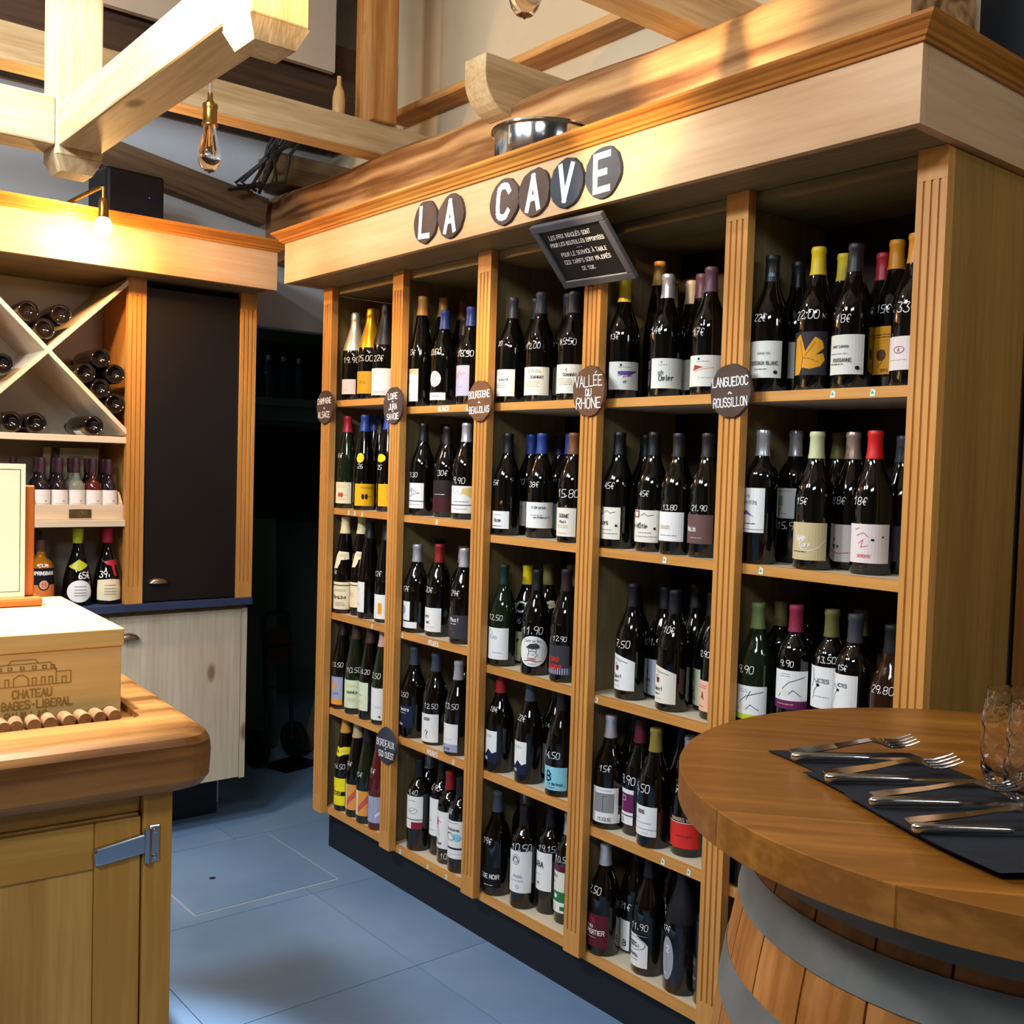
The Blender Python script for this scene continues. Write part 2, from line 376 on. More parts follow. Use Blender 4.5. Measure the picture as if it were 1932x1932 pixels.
# hanging lattice frame: posts with chamfered feet, cross rails
def hang_post(x, y, label):
    w = 0.056; b = MB(); z0, z1 = 2.118, 3.3
    b.box(-w, w, -w, w, z0+0.035-2.7, z1-2.7)
    lo = [(-w, -w), (w, -w), (w, w), (-w, w)]; k = 0.70
    A = [(u, v, z0+0.035-2.7) for u, v in lo]; Bq = [(u*k, v*k, z0-2.7) for u, v in lo]
    for q in range(4): b.poly([A[q], A[(q+1) % 4], Bq[(q+1) % 4], Bq[q]])
    b.poly(Bq); return tag(b.build('hanging_post', bw_z, None, (x, y, 2.7), bevel=0.004), label, 'post', 'hanging lattice frame')
hang_post(0.483, -1.0, 'hanging timber post with chamfered foot, left, near the wall lamp')
hang_post(1.585, -1.0, 'hanging timber post with chamfered foot, nearest the top edge')
beam('lattice_rail', 'brightly lit lattice beam joining the two hanging posts', 0.54, 1.53, -1.052, -0.945, 2.172, 2.275, bw_x)
beam('lattice_rail', 'lattice beam running left from the far hanging post', 0.43, 0.535, -1.9, -1.056, 2.175, 2.295, bw_y)
beam('lattice_rail', 'lattice beam above the long rail beyond the near hanging post', 1.53, 1.64, -1.9, -1.056, 2.29, 2.40, bw_y)

# pendants
brass = mat('aged_brass', '#8a6a35', 0.32, 1.0); glass = mat('clear_glass', '#ffffff', 0.02, 0, 0.5, 1.0, ior=1.45)
cord_m = mat('grey_cord', '#8f8378', 0.7); fil_m = mat('filament', '#c98a3c', 0.4, 1.0)
def pendant(x, y, zb, label):
    t = thing('pendant_lamp', label, 'lamp', (x, y, zb), 0, 'pendant bulbs')
    MB().tube([(0, 0, 0.2), (0, 0, 3.3-zb)], 0.005).build('cord', cord_m, t, smooth=True)
    MB().lathe([(0.0, 0.225), (0.007, 0.225), (0.008, 0.205), (0.012, 0.2), (0.013, 0.195), (0.021, 0.193), (0.022, 0.185), (0.02, 0.18), (0.02, 0.142), (0.023, 0.138), (0.023, 0.132), (0.0, 0.132)], 20).build('socket', brass, t, smooth=True)
    pr = [(0.0, -0.004), (0.004, 0.0), (0.016, 0.005), (0.026, 0.018), (0.0315, 0.036), (0.031, 0.056), (0.025, 0.085), (0.0185, 0.112), (0.016, 0.134)]
    MB().lathe(pr, 24).build('bulb', glass, t, smooth=True)
    f = MB()
    for k in range(4):
        a = k*PI/2; f.tube([(0.004*math.cos(a), 0.004*math.sin(a), 0.12), (0.012*math.cos(a+.4), 0.012*math.sin(a+.4), 0.045)], 0.0006, 5)
    f.tube([(0, 0, 0.13), (0, 0, 0.07)], 0.0025, 6); f.build('filament', fil_m, t)
    return t
pendant(0.40, -0.60, 2.225, 'clear pear-shaped bulb hanging by the lattice on the left')
pendant(1.735, -0.54, 2.265, 'clear bulb cut by the top edge, middle of the photo')
# cables and a small bottle up in the timber
b = MB()
for k in range(9):
    x = -0.5+0.02*k; q = random.uniform
    b.tube([(x, 0.05+0.008*k, 2.685), (x+q(-.03, .03), 0.02+0.008*k, 2.63), (x+q(-.04, .02), q(-.05, .05), 2.56), (x-.05+q(-.04, .02), q(-.10, .06), 2.48+q(-.02, .03)), (x-.07, q(-.12, .0), 2.45)], 0.007, 6)
tag(b.build('cable_bundle', mat('dark_cable', '#2b2420', 0.6), smooth=True), 'bunch of dark cables dropping behind the far joist', 'cable')
b = MB(); b.lathe([(0, 0), (0.028, 0.0), (0.03, 0.01), (0.03, 0.1), (0.024, 0.13), (0.011, 0.16), (0.01, 0.2), (0, 0.2)], 16)
o = b.build('small_bottle', mat('cream_ceramic', '#c9a06a', 0.35), None, (0.11, -0.02, 2.5805), smooth=True); o.scale = (.72, .72, .72)
tag(o, 'small cream bottle perched on the far joist beside the post', 'bottle')
# steel pan on the cornice
steel = mat('polished_steel', '#c9ccd0', 0.12, 1.0)
t = thing('steel_pan', 'polished steel pan resting on top of the shelf behind the cornice', 'pan', (1.168, 0.006, 2.1805))
MB().lathe([(0, 0), (0.125, 0.0), (0.133, 0.01), (0.135, 0.106), (0.143, 0.110), (0.143, 0.115), (0.132, 0.117), (0.129, 0.012), (0, 0.006)], 40).build('body', steel, t, smooth=True)
b = MB(); b.tube([(-0.05, 0.125, 0.08), (-0.055, 0.165, 0.085), (0.0, 0.175, 0.085), (0.055, 0.165, 0.085), (0.05, 0.125, 0.08)], 0.005, 8); b.build('handle', steel, t, smooth=True)

# ================================================================== the wall shelf
ws = thing('wine_shelf', 'tall five-bay wooden wine shelf with fluted pilasters along the back wall', 'shelf', (0, 0, 0))
ZT = {1: {1: 1.623, 2: 1.243, 3: .869, 4: .527, 5: .165}, 2: {1: 1.589, 2: 1.242, 3: .865, 4: .522, 5: .163}, 3: {1: 1.588, 2: 1.21, 3: .832, 4: .522, 5: .159}, 4: {1: 1.586, 2: 1.208, 3: .83, 4: .487, 5: .157}, 5: {1: 1.586, 2: 1.209, 3: .83, 4: .483, 5: .157}}
hz = honey('z'); hx = honey('x')
def pilaster_mesh(w, z0, z1):
    b = MB(); g = 0.0045; e = 0.06
    xs = [w*0.24, w*0.5, w*0.76]; pr = [(0, 0.025), (0, 0)]
    for x in xs: pr += [(x-g*0.6, 0), (x-g*0.35, g), (x+g*0.35, g), (x+g*0.6, 0)]
    pr += [(w, 0), (w, 0.025)]
    b.prism(pr, 'z', z0+e, z1-e); b.box(0, w, 0, 0.025, z0, z0+e-0.0003); b.box(0, w, 0, 0.025, z1-e+0.0003, z1)
    return b.mesh('pilaster', [hz])
pm = pilaster_mesh(0.06, 0.148, 2.02)
div = MB(); div.box(0, 0.02, 0.0252, 0.33, 0.148, 1.994); dm = div.mesh('divider', [inner('z')])
for i in range(6):
    link('pilaster', pm, ws, (i*S, 0, 0))
    link('divider', dm, ws, (i*S+0.010 if i < 5 else 2.258, 0, 0))
grey_top = wood('pale_shelf_face', '#e0d4bd', '#d2c4a8', 'x', knots=False, bump=0.02)
sticker_m = mat('sticker_paper', '#dfe8dc', 0.6); sticker_g = mat('sticker_green', '#4f9a72', 0.6)
shelves = {}
for bay in range(1, 6):
    for k in range(1, 6):
        z = ZT[bay][k]; x0, x1 = (bay-1)*S+0.0304, bay*S+(0.0096 if bay < 5 else 0.0076)
        b = MB(); b.box(x0, x1, 0.027, 0.0405, z-0.022, z, 0); b.box(x0, x1, 0.0405, 0.329, z-0.022, z, 1)
        shelves[bay, k] = b.build('shelf', [hx, grey_top], ws)
    b = MB(); b.box((bay-1)*S+0.0304, bay*S+0.0076, 0.027, 0.33, 1.9945, 2.0195); b.build('top_board', inner('x'), ws)
MB().box(0.0, 2.31, 0.331, 0.345, 0.0, 2.16).build('back_panel', mat('dark_back_panel', '#2e231a', 0.7), ws)
MB().box(0.004, 2.306, 0.0675, 0.33, 0.0, 0.134).build('kick_plate', mat('black_kick', '#17181c', 0.5), ws)
MB().box(2.2785, 2.31, 0.0255, 0.331, 0.0, 2.02).build('end_panel', wood('olive_oak', '#9f783c', '#86622c', 'z', knots=False, rough=0.4), ws)
sp = spruce('x'); spy = spruce('y')
MB().box(-0.03, 2.33, -0.14, -0.12, 2.02, 2.1655).build('fascia', sp, ws, bevel=0.001)
MB().box(2.31, 2.33, -0.1195, 0.33, 2.02, 2.1655).build('fascia', spy, ws)
MB().box(-0.03, -0.01, -0.1195, 0.33, 2.02, 2.1655).build('fascia', spy, ws)
MB().box(-0.0095, 2.3095, -0.1195, 0.33, 2.021, 2.033).build('soffit_board', inner('x'), ws)
CP = [(0.0, 2.158), (0.006, 2.158), (0.008, 2.163), (0.013, 2.165), (0.016, 2.171), (0.022, 2.176), (0.026, 2.181), (0.032, 2.184), (0.036, 2.188), (0.038, 2.194), (0.0, 2.194)]
def crown_run(path, sides):
    """path: corners with outward unit offsets (bisectors scaled)"""
    b = MB(); n = len(CP)
    for (p, d), (q, e) in zip(path, path[1:]):
        for k in range(n):
            o1, z1 = CP[k]; o2, z2 = CP[(k+1) % n]
            b.poly([(p[0]+d[0]*o1, p[1]+d[1]*o1, z1), (q[0]+e[0]*o1, q[1]+e[1]*o1, z1), (q[0]+e[0]*o2, q[1]+e[1]*o2, z2), (p[0]+d[0]*o2, p[1]+d[1]*o2, z2)])
    for p, d in (path[0], path[-1]): b.poly([(p[0]+d[0]*o, p[1]+d[1]*o, z) for o, z in CP])
    return b
crown_run([((-0.0305, 0.33), (-1, 0)), ((-0.0305, -0.1405), (-1, -1))], 0).build('crown_moulding', crownw('y'), ws)
crown_run([((-0.0305, -0.1405), (-1, -1)), ((2.3305, -0.1405), (1, -1))], 0).build('crown_moulding', crownw('x'), ws)
crown_run([((2.3305, -0.1405), (1, -1)), ((2.3305, 0.33), (1, 0))], 0).build('crown_moulding', crownw('y'), ws)
MB().box(-0.03, 2.33, -0.14, 0.33, 2.1658, 2.1800).build('top_cover', inner('x'), ws)
# stickers and shelf-edge words
def edge_frame(bay, k):
    z = ZT[bay][k]-0.011
    return lambda x: (lambda u, v, l: (x+u, 0.0266-l, z+v))
for bay, k, xs in ((1, 2, (.16, .2, .25)), (1, 3, (.33,)), (2, 1, (.83,)), (2, 2, (.69,)), (2, 3, (.515, .88)), (2, 4, (.81, .885)), (2, 5, (.535, .69, .79)), (4, 2, (1.63,)), (4, 3, (1.415,)), (4, 4, (1.66, 1.74)), (5, 1, (2.07, 2.16)), (5, 2, (1.91,))):
    for x in xs:
        f = edge_frame(bay, k)(x); b = MB()
        b.poly([f(-.006, -.008, 0), f(.006, -.008, 0), f(.007, .004, 0), f(-.002, .008, 0)], 0); b.poly([f(-.003, -.003, 1e-4), f(.004, -.003, 1e-4), f(.0, .004, 1e-4)], 1)
        b.build('sticker', [sticker_m, sticker_g], shelves[bay, k], fix=False)
for bay, k, x, w in ((2, 1, .71, 'BLANCS'), (2, 3, .69, 'ROUGES'), (2, 4, .70, 'ROUGES')):
    b = MB(); flat_text(b, [(w, 0, 0, 0.013)], edge_frame(bay, k)(x), 0.0022); b.build('lettering', CHALK, shelves[bay, k], fix=False)

# slate discs -------------------------------------------------------
slate_b = noisy('brown_slate', '#57443b', '#43342d', 9, 0.75, 5, bump=0.15)
slate_k = noisy('blue_slate', '#39404c', '#2c3039', 9, 0.7, 5, bump=0.15)
slate_o = noisy('rust_slate', '#7a5434', '#5d3f2a', 9, 0.75, 5, bump=0.15)
def slate(name, label, x, z, rx, rz, y, m, lines, wd, group, cat='sign', tilt=0.0, jit=0.05, thick=0.007):
    t = thing(name, label, cat, (x, y, z), 0, group); b = MB(); n = 28; A = []; Bk = []; F = []
    for k in range(n):
        a = 2*PI*k/n; q = 1+random.uniform(-0.025, 0.025); q2 = q*random.uniform(0.95, 0.985)
        A.append((rx*q*math.cos(a), 0.0, rz*q*math.sin(a))); F.append((rx*q2*math.cos(a), -thick, rz*q2*math.sin(a)))
    b.poly(A); b.poly(F)
    for k in range(n): b.poly([A[k], A[(k+1) % n], F[(k+1) % n], F[k]])
    b.build('slate', m, t)
    tx = MB(); c, s_ = math.cos(tilt), math.sin(tilt)
    flat_text(tx, lines, lambda u, v, l: (c*u-s_*v, -thick-0.0006-l, s_*u+c*v), wd, 0, jit, maxw=lambda v: 1.84*rx*math.sqrt(max(.2, 1-((abs(v)+.006)/rz)**2))); tx.build('lettering', CHALK, t, fix=False)
    return t
for ch, x, z, m, lab in (('L', .84, 2.091, slate_b, 'first from the left'), ('A', .962, 2.088, slate_b, 'beside the L'), ('C', 1.195, 2.085, slate_b, 'in the middle'), ('A', 1.312, 2.087, slate_b, 'between C and V'), ('V', 1.431, 2.088, slate_k, 'next to the E'), ('E', 1.555, 2.088, slate_k, 'at the right end')):
    slate('letter_disc', 'round slate disc painted with white letter %s, %s' % (ch, lab), x, z, 0.0605, 0.0605, -0.1406, m, [(ch, -.002, 0, 0.078)], 0.0150, 'LA CAVE letter discs', tilt=random.uniform(-.08, .05), jit=0.0)
def region(name, x, z, m, lines, label, rx=0.058, rz=0.06): slate('region_sign', label, x, z, rx, rz, -0.0006, m, lines, 0.0026, 'region signs', tilt=0.04, jit=0.04)
region('a', .035, 1.598, slate_b, [('CHAMPAGNE', 0, .022, .019), ('~', 0, -.002, .016), ('ALSACE', -.003, -.026, .020)], 'brown slate sign reading CHAMPAGNE ALSACE on the first pilaster')
region('b', .479, 1.592, slate_b, [('LOIRE', 0, .03, .018), ('~', 0, .014, .012), ('JURA', 0, -.003, .018), ('~', 0, -.018, .012), ('SAVOIE', 0, -.035, .018)], 'brown slate sign reading LOIRE JURA SAVOIE on a pilaster')
region('c', .933, 1.592, slate_o, [('BOURGOGNE', 0, .02, .019), ('~', 0, -.002, .016), ('BEAUJOLAIS', 0, -.024, .018)], 'rust slate sign reading BOURGOGNE BEAUJOLAIS on a pilaster')
region('d', 1.385, 1.604, slate_o, [('VALLÉE', 0, .025, .026), ('DU', 0, -.003, .016), ('RHÔNE', 0, -.03, .026)], 'rust slate sign reading VALLEE DU RHONE under the blackboard', .06, .066)
region('e', 1.835, 1.588, slate_b, [('LANGUEDOC', 0, .02, .019), ('~', 0, -.003, .016), ('ROUSSILLON', 0, -.025, .019)], 'large dark slate sign reading LANGUEDOC ROUSSILLON on the nearest sign pilaster')
region('f', .486, .491, slate_k, [('BORDEAUX', 0, .008, .021), ('~', 0, -.01, .012), ('SUD OUEST', .004, -.028, .018)], 'blue-black slate sign reading BORDEAUX SUD OUEST, low on a pilaster')
# framed blackboard leaning from the fascia down to a nail
bb = thing('price_blackboard', 'small grey framed blackboard with chalk text hanging under the fascia', 'blackboard', (1.432, -0.085, 1.935))
ang = math.atan2(0.13, 0.128); Mx = Matrix.Rotation(ang*0.98, 4, 'X') @ Matrix.Rotation(0.02, 4, 'Y')
W2, H2 = 0.1245, 0.092
b = MB()
for x0, x1, z0, z1 in ((-W2, W2, -H2, -H2+.019), (-W2, W2, H2-.019, H2), (-W2, -W2+.019, -H2+.019, H2-.019), (W2-.019, W2, -H2+.019, H2-.019)): b.box(x0, x1, -.008, .006, z0, z1)
o = b.xf(Mx).build('frame', noisy('grey_paint_frame', '#5b5d66', '#50525a', 12, 0.6), bb, bevel=0.002)
b = MB(); b.box(-W2+.0185, W2-.0185, -.002, .003, -H2+.0185, H2-.0185); b.xf(Mx).build('slate_panel', mat('blackboard', '#141414', 0.6), bb)
b = MB(); b.box(-W2+.019, W2-.019, -.0075, -.0045, -H2+.0185, -H2+.0205); b.xf(Mx).build('ledge', mat('pale_ledge', '#a9a9ac', 0.5), bb)
b = MB(); flat_text(b, [('LES PRIX INDIQUÉS SONT', -.012, .052, .0105), ('POUR LES BOUTEILLES EMPORTÉES', 0, .031, .0095), ('---', 0, .016, .01), ('POUR LE SERVICE À TABLE', .004, .001, .0105), ('CES TARIFS SONT MAJORÉS', .002, -.021, .0105), ('DE 10€.', -.008, -.044, .0105)], lambda u, v, l: (u, -.0026-l, v), 0.0017, 0, 0.06, slant=0.15)
b.xf(Mx).build('lettering', CHALK, bb, fix=False)
b = MB(); b.lathe([(0, -0.0), (.0035, 0), (.0035, .002), (.0015, .003), (.0015, .012), (0, .012)], 10); b.xf(Matrix.Rotation(-PI/2, 4, 'X'))
tag(b.build('nail', brass, None, (1.385, -0.0125, 1.868), smooth=True), 'brass nail holding the small blackboard on the pilaster', 'nail')
# ================================================================== left wine cabinet
lc = thing('wine_cabinet', 'wooden wall cabinet with cross rack, black door and dark blue worktop', 'cabinet', (0, 0, 0))
hy = honey('y'); iy = inner('y')
pml = pilaster_mesh(0.062, 0.8885, 2.02)
for y in (-0.164, -0.576, -1.15):      # faces +x
    o = link('pilaster', pml, lc, (-0.32, y, 0)); o.rotation_euler = (0, 0, PI/2)
MB().box(-0.20, -0.18, -1.9, -0.092, 2.02, 2.1655).build('fascia', spy, lc, bevel=0.001)
MB().box(-0.66, -0.2005, -0.112, -0.092, 2.02, 2.1655).build('fascia', sp, lc)
MB().box(-0.66, -0.2005, -1.9, -0.1125, 2.021, 2.033).build('soffit_board', iy, lc)
crown_run([((-0.1795, -1.9), (1, 0)), ((-0.1795, -0.0915), (1, 1))], 0).build('crown_moulding', crownw('y'), lc)
crown_run([((-0.1795, -0.0915), (1, 1)), ((-0.66, -0.0915), (0, 1))], 0).build('crown_moulding', crownw('x'), lc)
MB().box(-0.66, -0.18, -1.9, -0.092, 2.1658, 2.18).build('top_cover', iy, lc)
MB().box(-0.665, -0.65, -1.9, -0.102, 0.889, 2.02).build('back_panel', noisy('linen_grey_back', '#c4baa9', '#b8ae9c', 4, 0.7), lc)
MB().box(-0.649, -0.3455, -0.12, -0.102, 0.889, 2.02).build('side_panel', inner('z'), lc)
MB().box(-0.649, -0.3455, -0.556, -0.538, 0.889, 2.02).build('side_panel', honey('z'), lc)
MB().box(-0.649, -0.3455, -1.128, -1.110, 0.889, 2.02).build('side_panel', inner('z'), lc)
for z in (1.47, 1.182):
    MB().box(-0.649, -0.326, -1.1095, -0.5565, z-0.022, z).build('shelf', wood('white_spruce', '#e9d9c0', '#d9c5a6', 'y', knots=False, bump=0.02), lc, bevel=0.001)
# cross rack boards meet at (y -.844, z 1.745)
cy, cz, hw, hh = -0.834, 1.745, 0.276, 0.2735
th = math.atan2(hh, hw); L_ = math.hypot(hw, hh)-0.012
cr = wood('white_spruce', '#e9d9c0', '#d9c5a6', 'y', knots=False, bump=0.02)
b = MB(); b.box(-0.648, -0.326, -L_, L_, -.007, .007); b.xf(Matrix.Translation((0, cy, cz)) @ Matrix.Rotation(-th, 4, 'X')).build('rack_board', cr, lc)
for sgn in (-1, 1):
    b = MB(); b.box(-0.648, -0.326, 0.0078, L_, -.007, .007); b.xf(Matrix.Translation((0, cy, cz)) @ Matrix.Rotation(th if sgn > 0 else th+PI, 4, 'X')).build('rack_board', cr, lc)
navy = noisy('navy_slate_top', '#2c3550', '#384264', 8, 0.55, 5, bump=0.1)
MB().box(-0.66, -0.312, -1.9, -0.100, 0.861, 0.888).build('worktop', navy, lc, bevel=0.002)
MB().box(-0.66, -0.362, -1.9, -0.104, 0.195, 0.8605).build('carcass', inner('z'), lc)
MB().box(-0.66, -0.56, -1.9, -0.12, 0.0, 0.1945).build('plinth', mat('black_kick', '#17181c', 0.5), lc)
chrome = mat('brushed_nickel', '#b9b4ae', 0.22, 1.0)
def cup_pull(parent, x, y, z, w=0.036, h=0.022):
    b = MB(); n = 14; m_ = 6
    for i in range(n):
        for j in range(m_):
            def P(i, j):
                a = PI*i/n; t = PI/2*j/m_
                return (x+0.022*math.sin(t)*math.sin(a)**0.5 if 0 < i < n else x, y-w*math.cos(a), z-h*0.35+h*1.0*math.sin(a)*math.cos(t)*1.0)
            b.poly([P(i, j), P(i+1, j), P(i+1, j+1), P(i, j+1)])
    n0 = len(b.v); b.box(x, x+0.0015, y-w, y+w, z-h*0.45, z-h*0.3)
    return b.build('handle', chrome, parent, smooth=1.2, fix=False)
d1 = MB().box(-0.345, -0.328, -0.5135, -0.1655, 0.892, 1.994).build('door', noisy('black_chalk_door', '#1a1412', '#120e0d', 2, 0.55), lc, bevel=0.001)
cup_pull(d1, -0.3275, -0.455, 0.965)
d2 = MB().box(-0.3615, -0.344, -0.62, -0.130, 0.200, 0.842).build('door', wood('washed_oak', '#d8cbb4', '#bfae92', 'z', bump=0.1, knot_c='#8d7558'), lc, bevel=0.001)
cup_pull(d2, -0.3435, -0.552, 0.77)
MB().box(-0.3615, -0.346, -0.128, -0.105, 0.195, 0.845).build('end_stile', wood('washed_oak', '#d8cbb4', '#bfae92', 'z', bump=0.1), lc)
MB().box(-0.3615, -0.344, -1.2, -0.624, 0.200, 0.842).build('door', wood('washed_oak', '#d8cbb4', '#bfae92', 'z', bump=0.1), lc, bevel=0.001)

# wall lamp over the fascia
wl = thing('wall_lamp', 'brass gooseneck lamp shining on the left cabinet fascia', 'lamp', (-0.045, -0.752, 2.148))
MB().tube([(-0.155, -0.09, 0.037), (-0.02, -0.012, 0.088), (0.0, 0.0, 0.088), (0.0, 0.0, 0.05)], 0.007, 10).build('arm', brass, wl, smooth=True)
MB().lathe([(0, 0.055), (0.012, 0.055), (0.014, 0.048), (0.0155, 0.045), (0.0145, 0.02), (0.016, 0.0), (0.017, -0.005), (0.012, -0.003), (0, 0.02)], 20).build('socket', brass, wl, smooth=True)
MB().lathe([(0.0, -0.062), (0.014, -0.058), (0.024, -0.045), (0.027, -0.03), (0.022, -0.012), (0.012, -0.002), (0.0, 0.0)], 20).build('bulb', mat('glowing_bulb', '#ffc070', 0.3, emit=40.0), wl, smooth=True)
MB().lathe([(0, 0), (0.03, 0), (0.03, 0.008), (0, 0.01)], 16).build('base', brass, wl, (-0.155, -0.09, 0.0465), smooth=True)
light('wall_lamp_glow', 'POINT', (-0.035, -0.765, 2.09), None, 34.0, (1.0, 0.56, 0.2), shadow_soft_size=0.02)
# speaker
spk = thing('loudspeaker', 'black loudspeaker box on top of the left wine cabinet', 'speaker', (-0.45, -0.545, 2.181), 0.10)
MB().box(-0.08, 0.08, -0.105, 0.105, 0.0, 0.215).build('body', mat('speaker_black', '#17131a', 0.45), spk, bevel=0.012)
MB().box(0.0805, 0.084, -0.09, 0.09, 0.015, 0.2).build('grille', mat('speaker_grille', '#120f16', 0.8), spk)
MB().lathe([(0, 0), (0.0025, 0.0), (0.002, 0.002), (0, 0.0022)], 10).xf(Matrix.Rotation(PI/2, 4, 'Y')).build('indicator_light', mat('blue_led', '#4040ff', 0.4, emit=1.5), spk, (0.0842, 0.045, 0.13))

